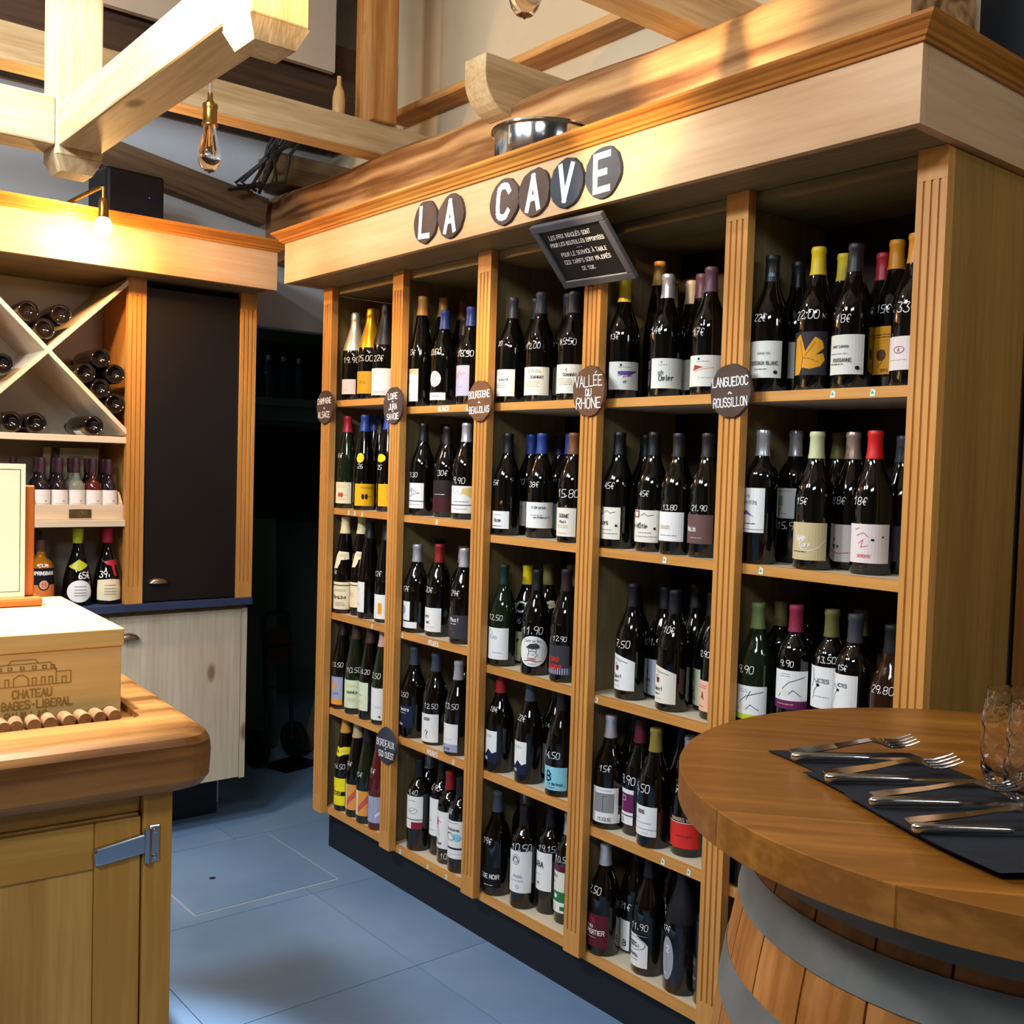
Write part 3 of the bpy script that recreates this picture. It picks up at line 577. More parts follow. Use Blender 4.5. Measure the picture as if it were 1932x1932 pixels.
BT=[
(1,1,'ch',0.082,0.085,0.311,'k','SF',[(0.022,0.074,-2.7,-0.45,'P','t:· · ·,.62,.55,.12,R;p:.62,.3,.3,1,G')],('19,90',0.141,-0.89,0.029),'silver foil champagne bottle with low pinkish label'),
(1,1,'ch',0.202,0.075,0.313,'k','GF',[(0.019,0.095,-2.5,-0.25,'GO','p:.6,.5,.3,2,BR')],('25,00',0.14,-1.03,0.028),'gold foil champagne bottle with gold label'),
(1,1,'ch',0.297,0.075,0.318,'k','BK',[(0.01,0.1,-2.3,-0.05,'W','b:.0,.22,P;p:.6,.12,.5,1,R')],('22€',0.134,-1.13,0.027),'dark foil champagne bottle with tall white label'),
(1,1,'ch',0.078,0.18,0.334,'k','BF',[],None,'dark foil champagne bottle half hidden behind the others'),
(1,2,'fl',0.074,0.067,0.325,'g','R',[(0.017,0.092,-2.33,-0.08,'C','p:.55,.8,.5,2,T;e:.48,.4,.06,.12,R;e:.6,.4,.06,.12,R;p:.75,.4,.2,1,G;p:.6,.2,.4,1,R')],('16€',0.187,-1.55,0.023),'green flute bottle with red capsule and cream label'),
(1,2,'fl',0.189,0.068,0.328,'k','B',[(0.014,0.09,-1.47,0.78,'Y','p:.55,.82,.6,2,BR;e:.38,.42,.06,.13,K;e:.52,.42,.06,.13,K;p:.7,.42,.2,1,K'),(0.162,0.196,-1.4,-0.59,'YE','E')],('26',0.15,-0.94,0.022),'flute bottle with blue capsule and yellow label'),
(1,2,'fl',0.311,0.086,0.335,'k','B',[(0.018,0.093,-1.49,0.76,'Y','e:.5,.4,.07,.14,K;p:.65,.4,.2,1,BR'),(0.166,0.194,-1.89,-0.79,'YE','E')],('25',0.149,-1.4,0.022),'yellow labelled flute bottle beside the middle pilaster'),
(1,2,'fl',0.088,0.17,0.335,'k','B',[],None,'blue capsuled flute bottle standing in the second row'),
(1,2,'fl',0.165,0.146,0.32,'k','BK',[],None,'black capsuled flute bottle at the back'),
(1,3,'fl',0.074,0.067,0.343,'k','C',[(0.015,0.112,-2.27,-0.02,'C','b:.86,.9,BR;t:Riesling,.55,.45,.12,K;p:.55,.7,.6,2,G;p:.6,.2,.5,3,G'),(0.159,0.221,-1.85,-0.05,'C','F')],('7€',0.146,-1.55,0.019),'cream capsuled flute with cream label and curled neck label'),
(1,3,'fl',0.15,0.089,0.347,'k','C',[(0.029,0.117,-3.0,-0.75,'C','b:.86,.9,BR;p:.5,.5,.6,3,G'),(0.169,0.226,-1.65,-0.05,'C','F')],None,'second cream capsuled flute standing behind a white label'),
(1,3,'fl',0.226,0.075,0.335,'k','BK',[(0.023,0.127,-3.21,-0.96,'W','p:.6,.75,.4,1,G;p:.7,.25,.3,1,G')],None,'thin dark flute with narrow white label'),
(1,3,'fl',0.329,0.079,0.335,'k','BK',[(0.013,0.095,-2.03,0.22,'W','r:.32,.2,.5,.65,O;p:.75,.5,.2,2,LI')],('12€',0.165,-1.49,0.025),'flute with white label and orange square by the pilaster'),
(1,4,'fl',0.076,0.066,0.316,'k','BK',[(0.016,0.115,-2.73,-0.48,'LI','b:0,.2,O;e:.6,.68,.14,.14,O;t:P,.6,.68,.14,LI;p:.7,.4,.3,2,DG')],('13,50',0.159,-1.14,0.023),'black flute with lilac and orange label'),
(1,4,'fl',0.168,0.066,0.316,'g','BR',[(0.022,0.12,-2.28,-0.03,'LG','t:MARNIER,.62,.56,.09,K;p:.6,.8,.5,2,T;p:.6,.3,.4,3,T')],('10,50',0.156,-0.77,0.026),'flute with wide pale green label'),
(1,4,'fl',0.263,0.066,0.316,'k','BR',[(0.031,0.128,-2.96,-0.71,'LG','p:.62,.55,.3,1,K;p:.6,.3,.4,2,T')],('8,20',0.165,-1.09,0.022),'flute with narrow pale green label'),
(1,4,'fl',0.345,0.066,0.316,'g','P',[(0.016,0.124,-2.22,0.03,'W','r:.58,.08,.68,.14,GN;p:.55,.4,.3,2,LI')],('12,50',0.165,-1.55,0.025),'flute with tall white label and tiny green mark'),
(1,5,'fl',0.104,0.07,0.335,'k','GD',[(0.021,0.118,-2.74,-0.49,'YL','b:.36,.52,K;t:MUSCAT,.6,.44,.1,YL;e:.35,.62,.08,.1,R'),(0.194,0.23,-1.86,0.07,'YL','W')],('14,50',0.16,-1.22,0.023),'bright yellow labelled flute with yellow neck label'),
(1,5,'fl',0.184,0.071,0.335,'k','T',[(0.027,0.116,-2.85,-0.6,'C','q:.55,0,1,0,1,1,.55,1,OR;q:.55,.1,1,.55,1,.85,.55,.35,RO;p:.35,.6,.2,2,T;p:.35,.2,.2,2,T')],('16€',0.187,-1.56,0.022),'flute with cream and orange striped label and beige capsule'),
(1,5,'fl',0.261,0.067,0.335,'g','BK',[(0.028,0.114,-2.72,-0.47,'C','q:.55,0,1,0,1,1,.55,1,OR;q:.55,.1,1,.55,1,.85,.55,.35,RO;p:.35,.6,.2,2,T;p:.35,.2,.2,2,T')],('15€',0.169,-1.51,0.022),'green flute with cream and orange striped label'),
(1,5,'fl',0.339,0.068,0.335,'r','M',[(0.026,0.115,-2.28,-0.03,'LI','q:.5,0,.52,0,.52,1,.5,1,G;p:.3,.6,.2,3,G;q:.6,.2,.95,.5,.95,.6,.6,.3,W')],('15€',0.2,-1.58,0.022),'rose red flute with lilac label'),
(2,1,'fl',0.522,0.069,0.353,'k','GD',[(0.017,0.12,-3.08,-0.83,'PB','b:.84,1,T;b:.8,.84,W;p:.6,.6,.4,3,LI;p:.6,.2,.4,2,LI')],('23€',0.173,-1.61,0.024),'tall gold capsuled bottle with white and gold label'),
(2,1,'bu',0.624,0.085,0.301,'k','B',[(0.019,0.042,-2.7,-0.45,'W','p:.6,.5,.5,1,DG'),(0.06,0.109,-1.94,-0.82,'W','O')],('20,50',0.168,-1.52,0.025),'blue capsuled bottle with round medallion and low white band'),
(2,1,'bu',0.761,0.085,0.298,'k','B',[(0.027,0.119,-2.93,-0.68,'LI','s:.45,.5,.5,.75,.55,.6,.62,.8,.7,.7,.85,.75,RE;p:.6,.3,.4,1,G')],('18,50',0.154,-1.07,0.026),'blue capsuled bottle with lilac label and red scrawl'),
(2,1,'fl',0.524,0.148,0.358,'k','GD',[(0.022,0.126,-3.82,-1.57,'W','b:.84,1,T')],None,'gold capsuled bottle behind the medallion bottle'),
(2,1,'bu',0.6,0.178,0.291,'k','BR',[(0.027,0.049,-3.06,-0.81,'W',''),(0.071,0.118,-1.31,-0.8,'W','O')],None,'medallion bottle half hidden behind the lilac label'),
(2,1,'fl',0.522,0.227,0.358,'k','BRC',[],None,'tall brown capsuled bottle in the back row'),
(2,2,'bu',0.525,0.083,0.295,'k','BK',[(0.023,0.104,-2.73,-0.48,'W','l:.27,.3,K;s:.3,.6,.45,.75,.55,.6,.5,.8,.7,.65,.85,.6,.6,.55,.4,.45,M;p:.6,.15,.6,1,G')],('9,30',0.13,-1.45,0.022),'black capsuled bottle,white label with maroon squiggle'),
(2,2,'bu',0.632,0.102,0.285,'k','BK',[(0.017,0.116,-2.41,-0.16,'DB','p:.55,.55,.5,1,W;b:0,.45,DM')],('30€',0.139,-0.97,0.024),'black bottle with dark brown label'),
(2,2,'bu',0.745,0.092,0.294,'k','SV',[(0.019,0.102,-2.2,0.05,'W','l:.28,.31,K;q:.55,.75,.95,.55,.95,.95,.6,.9,YW;s:.12,.7,.25,.9,.3,.7,.4,.85,.5,.7,.6,.72,T;p:.55,.42,.7,1,DG;p:.5,.15,.6,1,G')],('9,90',0.119,-1.19,0.026),'silver capsuled bottle with white label and ochre wash'),
(2,2,'bu',0.527,0.167,0.297,'k','BK',[(0.017,0.103,-3.35,-1.1,'W','l:.25,.28,K;o:.45,.62,.2,.22,RE;p:.5,.12,.5,1,G')],('9,50',0.135,-1.64,0.023),'black capsuled bottle,white label with pink ring'),
(2,2,'bu',0.528,0.252,0.283,'k','BK',[],None,'plain black bottle in the back row'),
(2,3,'bu',0.527,0.07,0.282,'k','SV',[(0.039,0.1,-3.37,-1.12,'W','e:.62,.55,.2,.26,LI;o:.62,.55,.14,.2,G'),(0.015,0.035,-2.78,-0.53,'W','')],('17€',0.14,-1.61,0.024),'silver capsuled bottle with fingerprint label above white band'),
(2,3,'bu',0.626,0.087,0.29,'k','RD',[(0.016,0.091,-2.63,-0.38,'W','t:vga,.45,.65,.14,DG;t:vac,.5,.4,.12,DG;p:.6,.2,.4,1,LI')],('20€',0.148,-1.48,0.024),'dark red capsuled bottle with white label'),
(2,3,'bu',0.774,0.075,0.289,'k','WH',[(0.016,0.088,-2.49,-0.24,'DG','t:Pinot,.5,.8,.16,W;p:.45,.62,.3,1,W;t:A,.42,.4,.12,RE;t:7,.5,.2,.16,GN')],('29€',0.154,-1.37,0.023),'white capsuled bottle with dark grey label'),
(2,3,'bu',0.527,0.156,0.297,'k','BK',[(0.026,0.104,-3.86,-1.61,'BL','')],None,'bottle with narrow blue label strip behind the red capsule'),
(2,3,'bu',0.612,0.19,0.281,'k','P',[],None,'pale pink capsuled bottle behind the white capsule'),
(2,4,'bu',0.525,0.071,0.291,'k','SL',[(0.035,0.106,-2.88,-0.63,'NV','t:Les Espoirs,.5,.82,.14,W;p:.5,.65,.5,1,W;t:Roge,.5,.15,.12,W')],('13,50',0.141,-1.61,0.022),'slate capsuled bottle with dark navy label'),
(2,4,'bu',0.632,0.082,0.286,'k','SL',[(0.01,0.099,-2.59,-0.34,'W','t:ANGN,.55,.82,.1,K;s:.5,.35,.55,.45,.6,.3,.62,.4,.55,.25,.6,.15,K')],('12,50',0.125,-1.01,0.023),'slate capsuled bottle with white label and black bird'),
(2,4,'bu',0.767,0.071,0.284,'k','SV',[(0.011,0.097,-2.86,-0.61,'W','b:0,.28,LI;t:R,.35,.8,.12,LI;p:.6,.45,.5,1,T;t:orge,.6,.12,.12,DG')],('13,50',0.152,-1.22,0.024),'silver capsuled bottle with white and lilac label'),
(2,4,'bu',0.642,0.19,0.297,'k','BRC',[],None,'brown capsuled bottle behind the silver one'),
(2,5,'bo',0.565,0.075,0.292,'k','BK',[(0.1,0.178,-2.5,-0.25,'W','p:.55,.8,.4,1,DG;o:.6,.4,.18,.12,G;s:.4,.35,.7,.45,G;l:.02,.05,NV'),(0.072,0.1,-2.51,-0.26,'W','q:.55,0,1,0,1,.8,.55,.8,RM')],('9,40',0.189,-1.23,0.022),'Bordeaux bottle with white label and maroon strip below'),
(2,5,'bo',0.639,0.112,0.3,'k','BK',[(0.063,0.182,-3.16,-0.91,'W','s:.5,.85,.5,.6,G;s:.4,.4,.6,.45,.5,.35,.7,.4,G;p:.6,.15,.6,1,G')],('15,90',0.216,-1.59,0.022),'bottle with long narrow white label behind the red capsule'),
(2,5,'bo',0.713,0.09,0.285,'k','RD',[(0.049,0.165,-2.94,-0.69,'W','e:.48,.8,.05,.04,RO;q:.42,.62,.55,.62,.56,.76,.42,.76,RE;s:.42,.74,.3,.82,K;s:.55,.74,.7,.7,K;s:.45,.62,.4,.45,.36,.32,K;s:.52,.62,.58,.45,.62,.32,K;t:Court,.4,.22,.07,K;t:de Cave,.55,.14,.07,K')],('10,5',0.026,-0.81,0.025),'red capsuled bottle,white label with dancing figure'),
(2,5,'bo',0.79,0.076,0.287,'k','BK',[(0.079,0.161,-2.56,-0.31,'W','p:.5,.92,.7,1,DG;t:Brandeau,.55,.68,.1,K;e:.72,.4,.16,.14,AQ;o:.45,.4,.2,.14,DG;s:.2,.4,.4,.55,.6,.4,DG'),(0.045,0.073,-2.51,-0.26,'W','p:.6,.5,.6,1,LI')],('8€',0.187,-1.66,0.023),'black capsuled bottle with white estate label beside the pilaster'),
(2,5,'bo',0.522,0.143,0.3,'k','SV',[(0.108,0.16,-4.19,-1.94,'PU','')],None,'silver capsuled bottle at the left back'),
(3,1,'bu',0.975,0.073,0.302,'k','DGC',[(0.019,0.095,-2.67,-0.42,'PG','t:Aligoté,.62,.62,.1,K;p:.5,.85,.4,2,G;p:.5,.4,.5,3,G')],('20',0.169,-1.7,0.021),'grey capsuled bottle,pale label with dark capitals,leftmost'),
(3,1,'bu',1.085,0.085,0.307,'k','DGC',[(0.019,0.097,-2.24,0.01,'PG','t:DOANNAY,.6,.64,.1,K;p:.5,.85,.5,2,G;p:.45,.4,.5,4,T')],('12,00',0.155,-1.25,0.022),'grey capsuled bottle with pale label,middle of front row'),
(3,1,'bu',1.232,0.075,0.291,'k','DGC',[(0.018,0.095,-2.26,-0.01,'PG','t:DOANNAY,.6,.64,.1,K;t:1,.5,.8,.1,K;p:.45,.4,.5,4,T')],('15,50',0.155,-1.14,0.024),'grey capsuled bottle with pale label next to Rhône pilaster'),
(3,1,'bu',0.975,0.16,0.31,'k','DGC',[(0.023,0.101,-3.53,-1.28,'PG','p:.5,.5,.6,5,G')],None,'grey capsuled bottle behind the middle one'),
(3,1,'bu',1.093,0.18,0.314,'k','DGC',[(0.025,0.103,-3.4,-1.15,'PG','p:.5,.5,.6,5,G')],None,'grey capsuled bottle tucked behind the right one'),
(3,1,'bu',1.035,0.242,0.297,'k','BK',[],None,'dark bottle deep in the back right'),
(3,2,'bu',0.975,0.071,0.292,'k','BK',[(0.019,0.069,-2.75,-0.5,'W','t:Rose,.62,.48,.2,DG;p:.6,.8,.4,1,T;p:.6,.15,.5,1,DG')],('65€',0.151,-1.67,0.021),'black capsuled bottle with low notched white label'),
(3,2,'bu',1.094,0.097,0.293,'k','B',[(0.028,0.1,-1.97,0.28,'W','t:V Girardin,.5,.8,.1,DG;p:.45,.5,.4,1,G;t:Les Pommarderie,.6,.42,.07,K')],('38€',0.15,-1.24,0.022),'blue capsuled bottle with wide white label in front'),
(3,2,'bu',1.256,0.07,0.292,'k','BRC',[(0.016,0.092,-2.75,-0.5,'CW','t:GOGNE,.62,.72,.12,K;t:Pinot,.6,.52,.09,DG;p:.6,.35,.4,2,T;p:.6,.12,.3,1,T')],('15,80',0.131,-1.13,0.03),'brown capsuled bottle with tall cream label'),
(3,2,'bu',0.976,0.157,0.293,'k','B',[(0.026,0.097,-3.04,-0.79,'W','p:.6,.75,.6,1,DG;t:VEIR,.6,.48,.1,DG')],('60',0.154,-1.37,0.022),'blue capsuled bottle with white label,second row'),
(3,2,'bu',0.976,0.27,0.293,'k','NV',[],None,'navy capsuled bottle in the back row'),
(3,2,'bu',1.126,0.175,0.295,'k','B',[(0.023,0.096,-3.67,-1.42,'W','')],None,'blue capsuled bottle behind the brown capsule'),
(3,3,'bu',0.975,0.07,0.291,'g','DK',[(0.02,0.111,-2.5,-0.25,'W','o:.38,.85,.08,.08,LI;t:CLASS,.48,.7,.08,LI;p:.62,.22,.4,1,LI')],('12,50',0.141,-1.29,0.023),'dark capsuled bottle with square white label'),
(3,3,'bu',1.123,0.07,0.29,'k','BK',[(0.026,0.108,-2.06,0.19,'W','V')],('11.90',0.125,-0.98,0.029),'black bottle with large oval drawing label'),
(3,3,'bu',1.238,0.075,0.302,'k','DM',[(0.02,0.1,-2.68,-0.43,'DG','t:Grand,.45,.55,.18,RE;t:Rouge,.52,.3,.2,RE;b:0,.0,K'),(0.022,0.039,-2.66,-0.41,'LI','')],('12,90',0.118,-1.12,0.019),'dark capsuled bottle,black label with red script'),
(3,3,'bu',0.98,0.156,0.287,'k','YC',[(0.008,0.094,-3.19,-0.94,'LY','q:.3,.5,.75,.55,.9,.75,.4,.8,GN;p:.6,.3,.6,3,T'),(0.15,0.183,-1.73,-0.69,'W','M')],('26',0.126,-1.35,0.023),'yellow capsuled bottle with round white neck medallion'),
(3,3,'bu',1.066,0.16,0.297,'k','OL',[(0.168,0.196,-1.04,-0.07,'T','W')],None,'olive capsuled bottle with tan neck label in back'),
(3,3,'bu',1.151,0.173,0.302,'k','OL',[],None,'olive capsuled bottle peeping behind the right pilaster'),
(3,4,'bu',0.976,0.07,0.284,'k','RD',[(0.031,0.121,-3.14,-0.89,'W','p:.6,.83,.5,2,G;q:.3,0,1.0,0,1.0,.35,.85,.28,.7,.42,.55,.22,.4,.34,.3,.2,NV;t:no,.6,.12,.12,W')],('18€',0.183,-1.33,0.02),'red capsuled bottle,white label with dark skyline'),
(3,4,'bu',1.106,0.073,0.284,'k','SL',[(0.027,0.118,-3.15,-0.9,'W','p:.6,.83,.5,2,G;q:.3,0,1.0,0,1.0,.35,.85,.28,.7,.42,.55,.22,.4,.34,.3,.2,NV;t:no,.6,.12,.12,W')],('22€',0.183,-1.56,0.022),'slate capsuled bottle,white label with dark skyline'),
(3,4,'bu',1.241,0.07,0.284,'k','BK',[(0.018,0.081,-2.5,-0.25,'AQ','t:B,.42,.6,.42,NV;t:Le Bateau,.62,.28,.12,NV;p:.5,.12,.3,1,NV')],('14,50',0.112,-1.45,0.026),'slim bottle with aqua blue label'),
(3,4,'bu',1.12,0.158,0.284,'k','SL',[(0.016,0.102,-3.45,-1.2,'W','')],('14,50',0.157,-1.09,0.018),'skyline labelled bottle behind the aqua label'),
(3,5,'bu',0.975,0.073,0.298,'k','SL',[(0.025,0.084,-2.6,-0.35,'BK','t:NC DE NOIR,.55,.55,.2,W;p:.62,.12,.4,1,W')],('19€',0.16,-1.49,0.025),'black bottle with white block letters on black label'),
(3,5,'bo',1.092,0.077,0.287,'k','BK',[(0.047,0.165,-2.29,-0.04,'W','o:.42,.8,.13,.12,DG;o:.42,.8,.08,.07,DG;s:.3,.75,.42,.88,.54,.75,DG;t:POGGIO,.5,.4,.06,LI;p:.5,.3,.5,1,LI;o:.5,.15,.05,.04,LI')],('10,50',0.176,-0.94,0.03),'black capsuled bottle with white tree emblem label'),
(3,5,'bo',1.162,0.115,0.3,'k','BK',[(0.066,0.174,-2.84,-0.59,'W','t:GIBA,.5,.68,.14,K;p:.5,.42,.3,1,LI;t:19,.5,.18,.07,K')],('19,15',0.187,-1.04,0.024),'bottle with plain white label and thin capitals'),
(3,5,'bo',1.242,0.112,0.3,'k','SV',[(0.032,0.163,-3.25,-1.0,'CW','b:.86,1,M;r:.5,.88,.8,.97,PU;t:MALA,.6,.76,.06,DG;p:.5,.62,.4,1,RO;q:.4,.22,1,.22,1,.44,.4,.44,GN;e:.65,.34,.08,.05,W;b:0,.22,W;o:.6,.1,.08,.06,GN;r:.85,.05,1,.14,GN')],('10,50',0.18,-1.29,0.023),'silver capsuled bottle with green stamped pink label'),
(3,5,'bo',0.974,0.177,0.3,'k','SV',[],None,'silver capsuled bottle behind the tree emblem bottle'),
(4,1,'bu',1.425,0.071,0.304,'k','YG',[(0.022,0.092,-1.75,0.5,'PG','q:.3,.55,.62,.5,.9,.68,.3,.66,VI;s:.3,.5,.5,.55,.45,.45,.7,.5,VI;e:.38,.88,.03,.04,K;p:.5,.8,.4,1,G;t:IGP,.5,.28,.08,NV')],('13€',0.155,-1.4,0.019),'yellow capsuled bottle with violet brush mark label'),
(4,1,'bu',1.567,0.075,0.298,'k','SV',[(0.02,0.092,-1.76,0.49,'PG','t:ah,.3,.52,.14,DG;t:Ogier,.45,.34,.17,DG;e:.3,.88,.03,.04,T;p:.35,.78,.3,1,T')],('14€',0.16,-1.51,0.024),'silver capsuled bottle with handwritten name label'),
(4,1,'bu',1.701,0.075,0.298,'k','MV',[(0.019,0.091,-2.38,-0.13,'PG','q:.25,.5,.5,.6,.85,.72,.55,.62,.3,.7,RB;s:.3,.48,.5,.55,.8,.6,OR;e:.42,.88,.03,.04,K;p:.55,.8,.4,1,G;p:.6,.28,.5,1,T')],('17€',0.145,-1.55,0.023),'mauve capsuled bottle with red brush mark label,front'),
(4,1,'bu',1.708,0.16,0.297,'k','BRC',[(0.061,0.111,-3.7,-1.45,'W','')],None,'brown capsuled bottle hidden behind the Languedoc pilaster'),
(4,1,'fl',1.45,0.17,0.358,'k','GD',[],None,'tallest gold capsuled bottle in the back row'),
(4,1,'bu',1.426,0.248,0.315,'k','GC',[(0.031,0.106,-4.41,-2.16,'PG','q:.3,.55,.62,.5,.9,.68,.3,.66,VI;e:.38,.88,.03,.04,K')],('15€',0.194,-1.85,0.02),'dull gold capsuled bottle with violet brush mark behind'),
(4,1,'bu',1.592,0.17,0.309,'k','MV',[(0.022,0.096,-3.58,-1.33,'PG','q:.25,.5,.5,.6,.85,.72,.55,.62,.3,.7,RB;p:.6,.28,.5,1,T')],None,'mauve capsuled bottle with red brush mark,second row'),
(4,1,'bu',1.51,0.226,0.31,'k','BG',[],None,'beige capsuled bottle in the back row'),
(4,2,'bu',1.425,0.071,0.294,'k','BK',[(0.023,0.104,-2.86,-0.61,'CW','r:.2,.76,.45,.98,DG;r:.24,.8,.4,.94,CW;s:.5,.82,.6,.9,.7,.82,.85,.86,DG;t:stances,.4,.52,.13,K;p:.6,.3,.5,1,G;p:.6,.18,.7,1,G;r:.86,.4,.92,.47,K')],('45€',0.159,-1.42,0.022),'black capsuled bottle with cream estate label,leftmost'),
(4,2,'bu',1.532,0.084,0.294,'k','BK',[(0.023,0.102,-2.65,-0.4,'CW','r:.2,.76,.45,.98,RB;r:.24,.8,.4,.94,CW;s:.5,.82,.6,.9,.7,.82,.85,.86,DG;t:te-Rôtie,.42,.5,.13,K;p:.6,.3,.5,1,G;p:.6,.18,.7,1,G;r:.86,.4,.92,.47,K')],('45€',0.143,-1.37,0.019),'black capsuled bottle with cream red stamped label'),
(4,2,'bu',1.618,0.079,0.291,'k','DB',[(0.032,0.102,-2.68,-0.43,'W','t:Lyoan,.45,.5,.16,T;p:.62,.2,.6,1,G')],('13,80',0.113,-1.31,0.018),'dark capsuled bottle with plain white label'),
(4,2,'bu',1.701,0.087,0.291,'k','DB',[(0.032,0.1,-2.69,-0.44,'BM','t:Malis,.4,.5,.15,W;p:.55,.2,.4,1,T')],('21,90',0.115,-1.3,0.019),'dark capsuled bottle with brown mauve label'),
(4,2,'bu',1.425,0.167,0.292,'k','BK',[(0.021,0.093,-3.52,-1.27,'CW','p:.5,.5,.6,3,G')],None,'black bottle with cream label sliver behind'),
(4,3,'bu',1.48,0.083,0.29,'k','BK',[(0.024,0.111,-2.83,-0.58,'W','D')],('7,50',0.141,-1.44,0.027),'black capsuled bottle with slanted white label,left front'),
(4,3,'bu',1.426,0.151,0.279,'k','BK',[(0.016,0.106,-4.39,-2.14,'LB','e:.5,.55,.1,.1,RM;s:.4,.6,.45,.75,.55,.75,.6,.6,K')],('8,50',0.12,-1.83,0.019),'bottle with slanted pale blue label behind left pilaster'),
(4,3,'bu',1.624,0.079,0.29,'k','BK',[(0.019,0.106,-2.89,-0.64,'CW','D')],('10€',0.196,-1.32,0.021),'black capsuled bottle with slanted cream label'),
(4,3,'bu',1.744,0.101,0.297,'k','BK',[(0.019,0.091,-3.43,-1.18,'PK','t:A,.7,.5,.22,BR;p:.6,.8,.5,2,RO;p:.6,.15,.4,1,BR')],('12,90',0.153,-1.91,0.02),'bottle with pink salmon label cut by the pilaster'),
(4,3,'bu',1.519,0.16,0.283,'k','BK',[(0.009,0.1,-3.47,-1.22,'LB','e:.6,.62,.08,.08,RM;s:.5,.66,.55,.78,.65,.78,.68,.66,K;t:Celtes,.6,.42,.1,K;p:.6,.25,.5,1,DG')],('11,90',0.145,-1.42,0.025),'bottle with pale blue label standing second row centre'),
(4,3,'bu',1.599,0.186,0.297,'k','BK',[],None,'plain black bottle half lost in the shadow behind'),
(4,3,'bu',1.679,0.155,0.286,'k','BK',[(0.013,0.101,-3.71,-1.46,'LG','e:.6,.72,.1,.08,RM;s:.5,.76,.55,.88,.65,.88,.68,.76,K;t:Galle,.6,.4,.1,K;p:.6,.2,.5,2,DG')],None,'bottle with pale green label near the right pilaster'),
(4,4,'bu',1.426,0.074,0.287,'k','WH',[(0.035,0.108,-2.1,-0.16,'W','q:.15,.12,.85,.12,.85,.8,.15,.8,GY;s:.48,.2,.48,.7,.6,.7,DG;p:.5,.9,.6,1,G'),(0.017,0.039,-2.12,0.02,'W','t:PEIQUIE,.5,.45,.4,G')],('15€',0.157,-1.1,0.022),'white capsuled bottle with grey square on white label'),
(4,4,'bu',1.505,0.101,0.288,'k','M',[(0.027,0.116,-3.38,-1.13,'W','q:.25,.35,1,.35,1,.88,.25,.88,PU;s:.6,.4,.6,.8,.75,.8,.75,.68,.62,.66,W;l:.24,.27,NV;t:PEIQ,.55,.12,.12,G')],('9,90',0.14,-1.62,0.03),'maroon capsuled bottle with purple square label'),
(4,4,'bu',1.585,0.071,0.288,'k','GC',[(0.029,0.102,-2.88,-0.63,'W','t:DOMAINE,.55,.85,.06,DG;t:ROCHON,.55,.78,.07,DG;s:.35,.55,.45,.62,.5,.55,LI;p:.6,.45,.5,1,LI;l:.24,.25,DG;p:.7,.12,.2,1,LI')],('16,50',0.146,-1.85,0.029),'gold capsuled bottle with big white label in front'),
(4,4,'bu',1.597,0.157,0.297,'k','BK',[(0.021,0.09,-3.63,-1.38,'T','b:.9,1,YW;p:.6,.3,.5,1,DG')],('16,5',0.136,-1.63,0.027),'bottle with tan label behind the red label'),
(4,4,'bu',1.673,0.098,0.284,'k','SV',[(0.021,0.097,-2.39,-0.14,'RE','b:.82,1,BK;l:.8,.82,W;t:GRANDES VIGNES,.56,.91,.1,T;p:.55,.4,.5,1,RM')],('7,90',0.161,-1.3,0.023),'silver capsuled bottle with bright red label'),
(4,4,'bu',1.427,0.159,0.297,'k','DGC',[],None,'dark grey capsuled bottle behind the purple square label'),
(4,4,'bu',1.692,0.181,0.297,'k','BK',[(0.008,0.079,-4.07,-1.82,'W','')],None,'bottle with white label sliver at right pilaster'),
(4,5,'bu',1.426,0.071,0.284,'k','WH',[(0.022,0.107,-2.77,-0.52,'M','e:.5,.8,.14,.1,RM;t:DOM DES,.4,.62,.08,W;t:ESPERTIER,.55,.46,.13,W;p:.45,.3,.5,1,T;p:.45,.12,.2,1,RM')],('7,50',0.168,-1.58,0.025),'pale capsuled bottle with maroon label'),
(4,5,'bu',1.467,0.145,0.297,'k','BK',[(0.008,0.086,-3.39,-1.14,'W','t:B,.85,.25,.2,K;p:.6,.3,.3,1,T')],('21€',0.123,-1.53,0.025),'dark bottle with white label and black letter'),
(4,5,'bu',1.567,0.087,0.297,'k','BK',[(0.02,0.1,-3.07,-0.82,'W','o:.55,.72,.38,.2,DG;t:Domaine,.52,.76,.09,DG;t:Rousselot,.55,.68,.09,DG;t:le Regal,.5,.4,.11,K;p:.55,.25,.4,1,G;q:.66,1.01,1.01,1.01,1.01,.72,.9,.86,BK')],('11.90',0.122,-1.45,0.024),'bottle with white label and oval crest,front'),
(4,5,'ch',1.679,0.085,0.304,'k','BK',[(0.031,0.136,-2.19,-1.3,'GE','H')],('17€',0.154,-1.88,0.02),'large dark bottle with tall grey oval label'),
(4,5,'bo',1.764,0.088,0.3,'k','BK',[(0.033,0.111,-3.89,-1.64,'DG','p:.6,.8,.6,2,T;e:.6,.55,.1,.06,RE;p:.6,.35,.6,2,T')],None,'dark labelled bottle behind the lower Languedoc pilaster'),
(4,5,'bu',1.425,0.22,0.297,'k','MV',[],None,'mauve grey capsuled bottle at the back'),
(4,5,'bu',1.541,0.21,0.297,'k','BK',[(0.07,0.122,-3.39,-1.14,'W','')],('11€',0.133,-1.36,0.016),'dark bottle hidden behind the biggest bottle'),
(5,1,'bu',1.877,0.07,0.3,'k','BK',[(0.03,0.11,-2.48,-0.23,'PG','t:GRAND VIN,.55,.66,.06,G;t:COTEAUX BLANC,.55,.4,.09,DG;p:.5,.24,.4,1,G;e:.84,.15,.05,.05,K'),(0.247,0.268,-1.59,-0.39,'SB','M')],('22€',0.161,-1.53,0.022),'black capsuled bottle with blue neck seal and pale label'),
